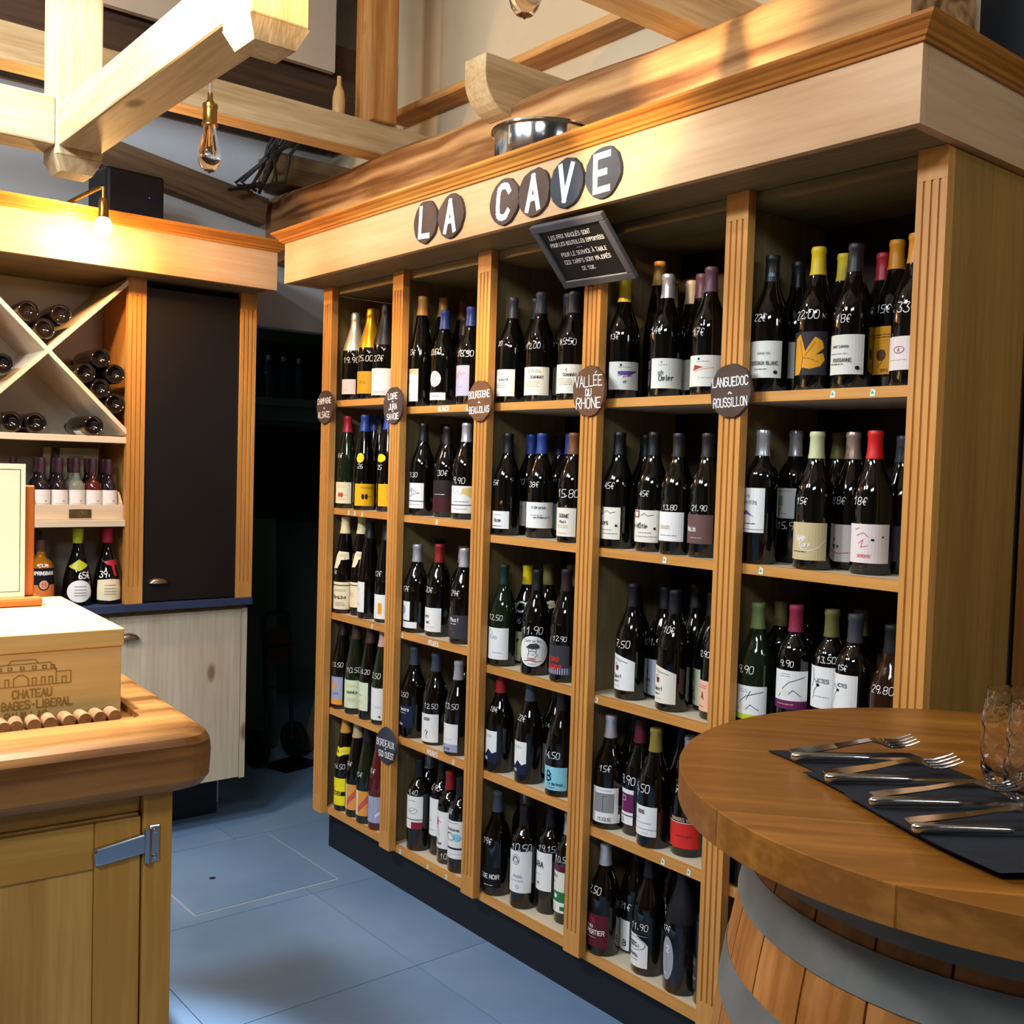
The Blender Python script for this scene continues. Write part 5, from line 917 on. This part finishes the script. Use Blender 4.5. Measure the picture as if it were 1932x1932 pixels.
b.build('print', [mat('black_carton', '#1b1a1c', .5), mat('rust_disc', '#b06a3a', .5), LM('W')], t, fix=False)
def spirit(x, y, capc, capn, lab, price, kind):
    t = thing('brandy_bottle', lab, 'bottle', (x, y, ZW), 0, 'brandies on the blue worktop')
    p = [(0, .01), (.042, 0), (.049, .006), (.050, .045), (.046, .09), (.036, .13), (.024, .165), (.0165, .195), (.0145, .225), (.0145, .245), (0, .245)]
    MB().lathe(p, 28).build('glass_body', GLASS['k'], t, smooth=1.0)
    MB().lathe([(.0155, .212), (.017, .214), (.0185, .262), (.0, .264)], 20).build('capsule', mat(capn, capc, .4), t, smooth=.8)
    def R(z):
        for (ra, za), (rb, zb) in zip(p[2:], p[3:]):
            if za <= z <= zb and zb > za: return ra+(rb-ra)*(z-za)/(zb-za)
        return .049
    b = MB(); z0, z1 = .012, .088
    base = [(.5+.5*math.cos(2*PI*k/22), .5+.5*math.sin(2*PI*k/22)) for k in range(22)] if kind else [(0, .05), (.5, 0), (1, .05), (1, .95), (.5, 1), (0, .95)]
    for j in range(4):
        seg = [pt for pt in clip([(v, u) for u, v in base], j/4, (j+1)/4)]
        if len(seg) >= 3: wrap_poly(b, [(u, v) for v, u in seg], -1.0, .75, z0, z1, R, .0007, 0)
    for j, v in enumerate((.7, .55, .42, .3)):
        wrap_poly(b, [(.3, v), (.75, v), (.75, v+.03), (.3, v+.03)], -1.0, .75, z0, z1, R, .0016, 1)
    b.build('label', [LM('W' if kind else 'C'), LM('G')], t, fix=False)
    b = MB(); base = [(0, .4), (.5, 1), (1, .5), (.5, 0)] if kind else [(0, 1), (.3, .75), (.5, .85), (1, .9), (.95, .5), (.75, .4), (.8, -.5), (.68, -.5), (.62, .35), (.45, .45)]
    for j in range(-3, 6):
        seg = clip([(v, u) for u, v in base], j/6, (j+1)/6)
        if len(seg) >= 3: wrap_poly(b, [(u, v) for v, u in seg], -1.15, .85, .118, .158, R, .0025, 0)
    b.build('seal', mat(capn, capc, .4), t, fix=False)
    b = MB(); qs, w = text_polys(price, .02, .0028, .05)
    for q in qs: b.poly([((R(.104+yy)+.001)*math.cos(xx/.045+(.25 if kind else -.6)), (R(.104+yy)+.001)*math.sin(xx/.045+(.25 if kind else -.6)), .104+yy) for xx, yy in q])
    b.build('price_writing', CHALK, t, fix=False)
spirit(-.395, -.712, '#b6bf22', 'lime_wax', 'brandy bottle with lime green wax cap and white oval label', '65€', True)
spirit(-.395, -.612, '#b3243a', 'red_wax', 'brandy bottle with red wax cap, ribbon seal and cream label', '39', False)

# ================================================================== bar on the left
bar = thing('bar_counter', 'old oak ice-chest bar with thick rounded top in the left foreground', 'bar', (1.582, -1.098, 0.0), -0.07)
oak = wood('golden_oak', '#dda952', '#c18a38', 'z', knots=False, rough=0.4, figure=1.5); oaky = wood('golden_oak', '#dda952', '#c18a38', 'y', knots=False, rough=0.4, figure=1.5)
slabw = wood('tawny_slab', '#a06c36', '#5f3817', 'y', rough=0.35, figure=2.5, scale=.6, knot_c='#4a2a12')
def rounded(x0, x1, y0, y1, rs, n=8):
    """rectangle outline, rs = radii at (x1,y1),(x0,y1),(x0,y0),(x1,y0)"""
    out = []
    for (cx, cy, r, a) in ((x1, y1, rs[0], 0), (x0, y1, rs[1], PI/2), (x0, y0, rs[2], PI), (x1, y0, rs[3], 1.5*PI)):
        mx = cx-r if cx == x1 else cx+r; my = cy-r if cy == y1 else cy+r
        if r < 1e-6: out.append((cx, cy)); continue
        for k in range(n+1): out.append((mx+r*math.cos(a+PI/2*k/n), my+r*math.sin(a+PI/2*k/n)))
    return out
ZB = 0.93
def slab(zs, mats, name):
    o_ = rounded(-.86, 0, -1.3, .038, (.055, .02, .02, .05)); n = len(o_)
    b = MB(); rings = []
    for z, off in zs:
        rings.append([(x+(-off if x > -.43 else off), y+(-off if y > -.65 else off), z) for x, y in o_])
    for A, Bq in zip(rings, rings[1:]):
        for k in range(n): b.poly([A[k], A[(k+1) % n], Bq[(k+1) % n], Bq[k]])
    return b, rings
b, rings = slab([(ZB-.105, .022), (ZB-.10, .010), (ZB-.085, .002), (ZB-.04, 0), (ZB-.022, .002), (ZB-.010, .008), (ZB-.003, .018), (ZB, .03)], None, '')
b.poly(rings[0][::-1])
# top: frame around a sunk tray
xi0, xi1, yi0, yi1 = -.80, -.150, -1.2, -.055
n = len(rings[-1]); inn = rounded(xi0, xi1, yi0, yi1, (.02,)*4); m_ = len(inn)
for k in range(n): 
    j0 = k*m_//n; j1 = (k+1)*m_//n
    b.poly([rings[-1][k], rings[-1][(k+1) % n]] + [(*inn[j % m_], ZB) for j in range(j1, j0-1, -1)])
for k in range(m_): b.poly([(*inn[k], ZB), (*inn[(k+1) % m_], ZB), (*inn[(k+1) % m_], ZB-.012), (*inn[k], ZB-.012)])
b.poly([(*p_, ZB-.012) for p_ in inn])
b.build('top', slabw, bar, smooth=0.6, fix=True)
MB().box(-.82, -.0955, -1.28, -.026, 0.0, ZB-.1055).build('carcass', oak, bar)
MB().box(-.095, -.062, -.075, -.024, 0.0, ZB-.1055).build('corner_post', oak, bar, bevel=.002)
MB().box(-.095, -.080, -1.25, -.0755, ZB-.15, ZB-.1055).build('front_rail', oaky, bar, bevel=.002)
dr = MB().box(-.0945, -.078, -1.25, -.0765, .10, ZB-.1515).build('door', oak, bar, bevel=.003)
MB().box(-.0775, -.066, -.155, -.0775, .11, ZB-.155).build('stile', oak, dr, bevel=.003)
MB().box(-.0775, -.066, -1.25, -.1555, ZB-.235, ZB-.155).build('rail', oaky, dr, bevel=.003)
MB().box(-.0775, -.0715, -1.25, -.1555, .12, ZB-.2355).build('panel', wood('golden_oak_panel', '#d8a552', '#bd8737', 'z', knots=False, rough=.4, figure=2.0), dr, bevel=.001)
hin = mat('chrome_hinge', '#c4c8cc', 0.16, 1.0)
def hz_part(): return 0
hb_ = MB(); hb_.prism([(-.155, ZB-.196), (-.075, ZB-.184), (-.066, ZB-.186), (-.066, ZB-.219), (-.078, ZB-.219), (-.152, ZB-.227), (-.157, ZB-.223), (-.158, ZB-.203)], 'x', -.066, -.054)
hng = hb_.build('hinge', hin, bar, bevel=.0045)
MB().box(-.066, -.058, -.066, -.046, ZB-.238, ZB-.172).build('hinge_plate', hin, hng, bevel=.002)
MB().tube([(-.056, -.068, ZB-.236), (-.056, -.068, ZB-.176)], .007, 12).build('pin', hin, hng, smooth=True)
b = MB()
for y, z in ((-.055, ZB-.182), (-.055, ZB-.228), (-.145, ZB-.213)): 
    m0 = len(b.v); b.lathe([(.004, 0), (.0035, .002), (0, .0028)], 10); b.xf(Matrix.Translation((-.0575, y, z)) @ Matrix.Rotation(PI/2, 4, 'Y'), m0)
b.build('screw', hin, hng, smooth=True)
# wine case in the sunk tray
cs = thing('wine_case', 'pale wooden wine case with branded chateau drawing standing in the bar tray', 'crate', (1.338, -1.150, ZB-.0115), -0.06)
cw = wood('case_pine', '#dcb877', '#cda35c', 'y', knots=False, rough=.55, bump=.04); cwx = wood('case_pine', '#dcb877', '#cda35c', 'x', knots=False, rough=.55, bump=.04)
MB().box(-.014, 0, -.34, 0.0, 0, .129).build('front_board', cw, cs, bevel=.001)
MB().box(-.50, -.486, -.34, 0.0, 0, .129).build('back_board', cw, cs, bevel=.001)
MB().box(-.4855, -.0145, -.012, 0.0, 0, .129).build('side_board', cwx, cs); MB().box(-.4855, -.0145, -.34, -.328, 0, .129).build('side_board', cwx, cs)
MB().box(-.505, .004, -.345, .004, .1295, .163).build('lid', cw, cs, bevel=.002)
b = MB(); brand = mat('branded_brown', '#96702f', .7)
fr = lambda u, v, l: (.0006+l, u, v-.001 if v < .07 else v-.009)
flat_text(b, [('CHATEAU', -.155, .056, .0135), ('HAUT-BAGES-LIBERAL', -.17, .036, .0135), ('PAUILLAC', -.165, .016, .0135)], fr, .0026, 0, .02)
def ln(*p_): [b.poly([fr(x, y, 1e-4) for x, y in q]) for q in stroke_polys(list(zip(p_[::2], p_[1::2])), .0017)]
ln(-.225, .078, -.09, .078); ln(-.225, .078, -.225, .105, -.215, .118, -.125, .118, -.115, .105, -.115, .078); ln(-.225, .105, -.115, .105); ln(-.115, .1, -.09, .1, -.09, .078)
ln(-.195, .118, -.19, .125, -.15, .125, -.145, .118)
for x in (-.215, -.2, -.155, -.14, -.127): ln(x, .080, x, .092, x+.006, .092, x+.006, .080)
ln(-.186, .078, -.186, .092, -.178, .098, -.170, .098, -.162, .092, -.162, .078)
for x in (-.212, -.195, -.175, -.155, -.138, -.124): ln(x, .108, x+.006, .108, x+.006, .113, x, .113, x, .108)
ln(-.105, .079, -.105, .09, -.098, .09, -.098, .079)
b.build('branding', brand, cs, fix=False)
# corks along the tray front
ck = noisy('cork', '#94683e', '#7a522e', 60, .85, 5, bump=.1)
cm_ = MB().lathe([(0, 0), (.0108, 0), (.012, .0015), (.012, .0415), (.0108, .043), (0, .043)], 18).xf(Matrix.Rotation(PI/2, 4, 'Y')).mesh('cork', [ck], smooth=.8)
for k in range(9):
    o = link('cork', cm_, None, (1.355+.0006*(k % 3)-.0012*k, -1.180-.0265*k, ZB-.0118+.0122)); o.rotation_euler = (0, 0, random.uniform(-.12, .12)-.05)
    tag(o, 'wine cork lying in the row before the wine case, %s from its right end' % ('first', 'second', 'third', 'fourth', 'fifth', 'sixth', 'seventh', 'eighth', 'ninth')[k], 'cork', 'corks in a row on the bar')
# menu stand on the case
ms = thing('menu_stand', 'framed cream menu card in a reddish wooden stand on top of the wine case', 'menu', (.940, -1.192, ZB-.0115+.1632), -0.06)
rw = wood('red_cherry', '#b8642c', '#96491b', 'z', knots=False, rough=.35)
MB().box(-.05, .045, -.20, .0, 0, .020).build('base', wood('red_cherry', '#b8642c', '#96491b', 'y', knots=False, rough=.35), ms, bevel=.007)
MB().box(.012, .024, -.19, -.014, .0205, .255).build('upright', rw, ms, bevel=.003)
MB().box(.025, .030, -.19, -.034, .0205, .300).build('card', mat('menu_card', '#ece7c9', .45), ms)
b = MB(); fr = lambda u, v, l: (.0304+l, u+.008, v); ink = mat('menu_ink', '#2c2c26', .6)
for q in stroke_polys([(-.19, .032), (-.052, .032), (-.052, .288), (-.19, .288)], .0014) + stroke_polys([(-.128, .245), (-.12, .25), (-.112, .246)], .002) + stroke_polys([(-.13, .222), (-.12, .226), (-.112, .221)], .002): b.poly([fr(*p_, 0) for p_ in q])
b.build('lettering', ink, ms, fix=False)

# ================================================================== barrel table
tz = 1.010; TC_ = (2.700, -0.450); TR = 0.445
bt = thing('barrel_table', 'wine barrel with a round plank top serving as a high table, right foreground', 'table', (TC_[0], TC_[1], 0.0))
ANG = 0.73; seams = [-TR, -.376, -.19, -.012, .15, .309, TR]
for k, (o0, o1) in enumerate(zip(seams, seams[1:])):
    g = .0006; o0 += g; o1 -= g; pts = []
    n = 22
    h = lambda o: math.sqrt(max(TR*TR-o*o, 0))
    a0, a1 = math.asin(max(-1, o0/TR)), math.asin(min(1, o1/TR))
    for q in range(n+1): a = a0+(a1-a0)*q/n; pts.append((TR*math.cos(a), TR*math.sin(a)))
    for q in range(n+1): a = a1+(a0-a1)*q/n; pts.append((-TR*math.cos(a), TR*math.sin(a)))
    if k in (0,): pts = [p_ for i_, p_ in enumerate(pts)]
    cl = []
    for p_ in pts:
        if not cl or math.hypot(p_[0]-cl[-1][0], p_[1]-cl[-1][1]) > 1e-5: cl.append(p_)
    if math.hypot(cl[0][0]-cl[-1][0], cl[0][1]-cl[-1][1]) < 1e-5: cl.pop()
    b = MB(); b.prism(cl, 'z', tz-.044, tz)
    o = b.build('plank', wood('walnut_oak_top', '#a66c2b', '#7d4c19', 'x', knots=False, rough=.33, figure=1.2, bump=.08), bt, bevel=.0012); o.rotation_euler = (0, 0, ANG)
RP = [(0.0, .325), (.05, .338), (.12, .353), (.2, .369), (.3, .384), (.42, .394), (.5, .396), (.58, .393), (.66, .386), (.74, .375), (.80, .365), (.86, .353), (.91, .343), (.955, .333)]
def br(z):
    for (za, ra), (zb, rb) in zip(RP, RP[1:]):
        if za <= z <= zb: return ra+(rb-ra)*(z-za)/(zb-za)
    return RP[-1][1]
NS = 26; stw = wood('barrel_oak', '#b87a3e', '#92571f', 'z', rough=.55, knots=False, figure=1.0, bump=.2); sm = []
for v_ in range(1):
    b = MB(); hw_ = PI/NS-.0016/.36
    for (za, ra), (zb, rb) in zip(RP, RP[1:]):
        for q in range(3):
            a, c = -hw_+2*hw_*q/3, -hw_+2*hw_*(q+1)/3
            b.poly([(ra*math.cos(a), ra*math.sin(a), za), (ra*math.cos(c), ra*math.sin(c), za), (rb*math.cos(c), rb*math.sin(c), zb), (rb*math.cos(a), rb*math.sin(a), zb)])
        for a in (-hw_, hw_): b.poly([(ra*math.cos(a), ra*math.sin(a), za), (rb*math.cos(a), rb*math.sin(a), zb), ((rb-.022)*math.cos(a), (rb-.022)*math.sin(a), zb), ((ra-.022)*math.cos(a), (ra-.022)*math.sin(a), za)])
    z, r = RP[-1]; b.poly([(r*math.cos(-hw_), r*math.sin(-hw_), z), (r*math.cos(hw_), r*math.sin(hw_), z), ((r-.022)*math.cos(hw_), (r-.022)*math.sin(hw_), z), ((r-.022)*math.cos(-hw_), (r-.022)*math.sin(-hw_), z)])
    sm.append(b.mesh('stave', [stw], smooth=.5))
for k in range(NS):
    o = link('stave', sm[0], bt); o.rotation_euler = (0, 0, 2*PI*k/NS)
MB().lathe([(0, .962), (.318, .962), (.318, .94), (0, .94)], 32).build('head', stw, bt)
MB().lathe([(.30, .05), (.30, .93)], 28).build('inner_shell', mat('barrel_dark', '#1a0e06', .9), bt)
hoopm = noisy('galvanised_hoop', '#8f8d86', '#7b7a74', 10, .5, 4, metal=.55)
for z0, z1 in ((.905, .934), (.838, .890), (.708, .764), (.20, .255), (.07, .12), (.02, .05)):
    MB().lathe([(br(z0)+.0006, z0), (br(z0)+.0022, z0), (br(z1)+.0022, z1), (br(z1)+.0006, z1)], 64).build('hoop', hoopm, bt, smooth=.5)

# napkins and cutlery
navyc = noisy('black_napkin', '#15171d', '#1c1f27', 40, .85, 4, bump=.1)
dk = Vector((.135, .178)).normalized(); dp = Vector((dk.y, -dk.x))        # along the knives / towards the viewer
inox = mat('cutlery_steel', '#d3d3cf', .13, 1.0)
def flat_place(name, label, cat, u, w, z, rz, group):
    return thing(name, label, cat, (u, w, z), rz, group)
NA = math.atan2(dk.y, dk.x)
km = {}
def knife(x, y, z, rz, lab):
    t = thing('table_knife', lab, 'knife', (x, y, z), rz, 'table knives')
    if 'h' not in km:
        b = MB(); b.tube([(0, 0, .0045), (.004, 0, .0048), (.03, 0, .005), (.085, 0, .0045), (.105, 0, .0042), (.112, 0, .0038)], [.003, .0062, .0058, .0045, .0042, .0028], 10)
        km['h'] = b.mesh('handle', [inox], smooth=1.2)
        b = MB(); b.prism([(.1115, -.004), (.14, -.0085), (.2, -.009), (.218, -.006), (.226, .003), (.222, .005), (.15, .004), (.1115, .003)], 'z', .0028, .0044)
        km['b'] = b.mesh('blade', [inox])
    link('handle', km['h'], t); link('blade', km['b'], t)
def fork(x, y, z, rz, lab, tines_up=True, roll=0.0, lift=0.0):
    t = thing('table_fork', lab, 'fork', (x, y, z), rz, 'table forks')
    t.rotation_euler = (roll, lift, rz)
    if 'f' not in km:
        b = MB(); P = [(0, .0035), (.02, .005), (.07, .008), (.105, .012), (.125, .014), (.138, .0115), (.148, .0075), (.155, .006)]
        wd = [.0075, .008, .006, .0045, .0045, .009, .0125, .0125]
        for (p0, w0), (p1, w1) in zip(zip(P, wd), zip(P[1:], wd[1:])):
            for s_ in (0, -.0018):
                b.poly([(p0[0], -w0, p0[1]+s_), (p0[0], w0, p0[1]+s_), (p1[0], w1, p1[1]+s_), (p1[0], -w1, p1[1]+s_)])
            for q in (-1, 1): b.poly([(p0[0], q*w0, p0[1]), (p1[0], q*w1, p1[1]), (p1[0], q*w1, p1[1]-.0018), (p0[0], q*w0, p0[1]-.0018)])
        b.poly([(0, -.0075, .0035), (0, .0075, .0035), (0, .0075, .0017), (0, -.0075, .0017)])
        km['f'] = b.mesh('handle', [inox], smooth=.8)
        b = MB(); TP_ = [(.1555, .006), (.17, .005), (.185, .0075), (.2, .012)]
        for k in range(4):
            yc = -.0105+.007*k; b.tube([(px, yc, pz-.0009) for px, pz in TP_], [.0022, .0019, .0016, .0009], 6)
        km['t'] = b.mesh('tines', [inox], smooth=.8)
    link('handle', km['f'], t); link('tines', km['t'], t)
NZ = tz
names = ('farthest', 'second', 'third', 'nearest')
nc = [(2.404, -.598), (2.498, -.657), (2.590, -.704), (2.673, -.742)]     # left corners of the four napkins
for k, (x, y) in enumerate(nc):
    t = thing('napkin', 'folded black paper napkin, %s of the four in the fan' % names[k], 'napkin', (x, y, NZ+.0005+.0025*k), NA, 'black napkins')
    W_ = .205; D_ = .165 if k < 3 else .155; sl = -.02
    for j in range(3 if k == 3 else 2):
        b = MB(); nx, ny = 8, 6; hgt = lambda u, v: .0011*math.sin(7*u+3*k)*math.cos(5*v+k)*(.5)
        z0 = j*.0011
        gx = lambda u, v: (u*W_+.006*math.sin(3*v+k)+v*.05, -v*D_-.004*j*v+.002*math.sin(9*u), z0+hgt(u, v)*(1 if j else .3)+.0007)
        for p_ in range(nx):
            for q in range(ny):
                b.poly([gx(p_/nx, q/ny), gx((p_+1)/nx, q/ny), gx((p_+1)/nx, (q+1)/ny), gx(p_/nx, (q+1)/ny)])
        b.build('ply', navyc, t, smooth=True)
KZ = NZ+.0145
knife(2.459, -.621, NZ+.006, math.atan2(.178, .135), 'knife on the farthest napkin'); knife(2.549, -.676, NZ+.0085, math.atan2(.172, .133)+.01, 'knife on the second napkin')
knife(2.640, -.722, NZ+.011, math.atan2(.160, .120), 'knife on the third napkin'); knife(2.722, -.772, NZ+.0135, math.atan2(.150, .118), 'knife on the nearest napkin')
fork(2.448, -.605, NZ+.0085, NA+.24, 'fork on the farthest napkin with its tines raised', roll=.25, lift=-.02); fork(2.541, -.661, NZ+.0108, NA+.24, 'fork on the second napkin with its tines raised', roll=.25, lift=-.02)
fork(2.630, -.698, NZ+.0135, NA+.11, 'fork on the third napkin lying tines up', roll=.1, lift=-.03); fork(2.709, -.756, NZ+.016, NA+.09, 'fork on the nearest napkin cut by the photo edge', roll=.05, lift=-.02)
# tumblers
glass_b = mat('bubbled_glass', '#ffffff', 0.02, 0, 0.5, 1.0, ior=1.45); nt = glass_b.node_tree
tc = nt.nodes.new('ShaderNodeTexCoord'); vo = nt.nodes.new('ShaderNodeTexVoronoi'); vo.inputs['Scale'].default_value = 70
bp = nt.nodes.new('ShaderNodeBump'); bp.inputs['Strength'].default_value = 0.35; bp.inputs['Distance'].default_value = 0.004
nt.links.new(tc.outputs['Object'], vo.inputs['Vector']); nt.links.new(vo.outputs['Distance'], bp.inputs['Height']); nt.links.new(bp.outputs[0], nt.nodes['Principled BSDF'].inputs['Normal'])
def tumbler(x, y, lab):
    t = thing('water_glass', lab, 'glass', (x, y, tz+.0005), 0, 'water glasses')
    pr = [(0, 0), (.026, 0), (.031, .003), (.036, .018), (.0385, .042), (.037, .075), (.0335, .118), (.0325, .124), (.0308, .124), (.0315, .118), (.0348, .075), (.0362, .044), (.034, .024), (.027, .0145), (0, .0125)]
    MB().lathe(pr, 40).build('body', glass_b, t, smooth=1.2)
tumbler(2.680, -.452, 'clear tulip-shaped water tumbler, left of the pair on the barrel table'); tumbler(2.738, -.508, 'clear water tumbler nearest the right edge of the photo')

# ================================================================== store room beyond the doorway
dm_ = mat('store_dark', '#3a322c', .8)
sr = thing('store_shelf', 'dim wall shelf with clear bottles in the store room doorway', 'shelf', (-1.75, .70, 0))
MB().box(-.55, .10, -.75, .75, 1.69, 1.73).build('board', mat('green_board', '#6d7f73', .7), sr); MB().box(-.59, -.55, -.75, .75, 1.05, 2.1).build('back', dm_, sr)
MB().box(-.55, .06, -.75, .75, 1.60, 1.6895).build('apron', mat('green_board', '#6d7f73', .7), sr)
bgl = mat('dim_blue_glass', '#56627a', .08, 0, .5, .55, ior=1.3)
bm1 = MB().lathe([(0, 0), (.034, 0), (.036, .01), (.036, .13), (.03, .155), (.014, .175), (.012, .215), (0, .215)], 18).mesh('glass_body', [bgl], smooth=1.0)
for k, (x, y) in enumerate(((-1.70, .535), (-1.70, .625), (-1.72, .72), (-1.72, .81), (-1.86, .60), (-1.86, .70))):
    t = thing('store_bottle', 'dim clear bottle on the store room shelf, %s from the left' % ('first', 'second', 'third', 'fourth', 'fifth', 'sixth')[k], 'bottle', (x, y, 1.7305), 0, 'bottles on the store room shelf'); link('glass_body', bm1, t)
    MB().lathe([(.0125, .19), (.0132, .19), (.0132, .22), (0, .222)], 12).build('cap', mat('pale_cap', '#8d97ad', .5), t, smooth=True)
b = MB(); b.tube([(-1.62, .05, 1.60), (-1.62, 1.4, 1.60)], .012, 10); tag(b.build('wall_pipe', mat('dull_pipe', '#525a55', .4, .5), smooth=True), 'thin horizontal pipe under the store room shelf', 'pipe')
b = MB(); b.box(-.012, .012, -.09, .09, 0, 1.12); o = b.build('leaning_board', noisy('store_green_board', '#5e6a5e', '#505a50', 3, .8), None, (-1.30, .42, 0), bevel=.01); o.rotation_euler = (0, -.05, 0)
tag(o, 'pale green board leaning in the dark store room', 'board')
ht = thing('hand_truck', 'folding black hand truck parked in the doorway', 'hand truck', (-1.02, .40, 0), .25)
tub = mat('black_tube', '#141416', .3, .2)
b = MB()
for s_ in (-1, 1): b.tube([(-.02, s_*.075, .10), (-.05, s_*.075, .55), (-.06, s_*.075, .66)], .010, 10)
b.tube([(-.06, -.075, .655), (-.062, -.07, .685), (-.064, -.05, .70), (-.064, .05, .70), (-.062, .07, .685), (-.06, .075, .655)], .011, 10)
b.tube([(-.04, -.075, .54), (-.04, .075, .54)], .009, 8); b.tube([(-.03, -.075, .36), (-.03, .075, .36)], .008, 8)
b.build('frame', tub, ht, smooth=True)
MB().box(-.065, -.045, -.062, .062, .47, .62).build('back_plate', mat('dark_red_plate', '#3a1412', .6), ht, bevel=.004)
MB().box(-.02, .14, -.10, .10, .010, .018).build('toe_plate', tub, ht, bevel=.002)
for s_ in (-1, 1):
    b = MB(); b.lathe([(0, -.016), (.03, -.016), (.075, -.018), (.085, -.012), (.085, .012), (.075, .018), (.03, .016), (0, .016)], 24); b.xf(Matrix.Rotation(PI/2, 4, 'X')).build('wheel', mat('tyre_black', '#101013', .6), ht, (-.05, s_*.115, .0855), smooth=.6)
ea = thing('easel_frame', 'wooden A-frame easel standing in the dim doorway behind the shelf end', 'easel', (-1.00, .74, 0), .1)
ew = wood('dull_pine', '#a08a68', '#7d6848', 'z', knots=False, rough=.6)
b = MB(); b.box(-.014, .014, -.02, .02, 0, .86); o = b.build('leg', ew, ea, (0, -.13, 0.005)); o.rotation_euler = (-.27, 0, 0)
b = MB(); b.box(-.014, .014, -.02, .02, 0, .86); o = b.build('leg', ew, ea, (-.16, -.13, 0.005)); o.rotation_euler = (-.27, .0, 0)
b = MB(); b.box(-.0145, .0145, -.08, .18, .06, .09); b.build('rung', wood('dull_pine', '#a08a68', '#7d6848', 'y', knots=False, rough=.6), ea)
b = MB(); b.box(-.0145, .0145, -.06, .18, .18, .21); b.build('rung', wood('dull_pine', '#a08a68', '#7d6848', 'y', knots=False, rough=.6), ea)
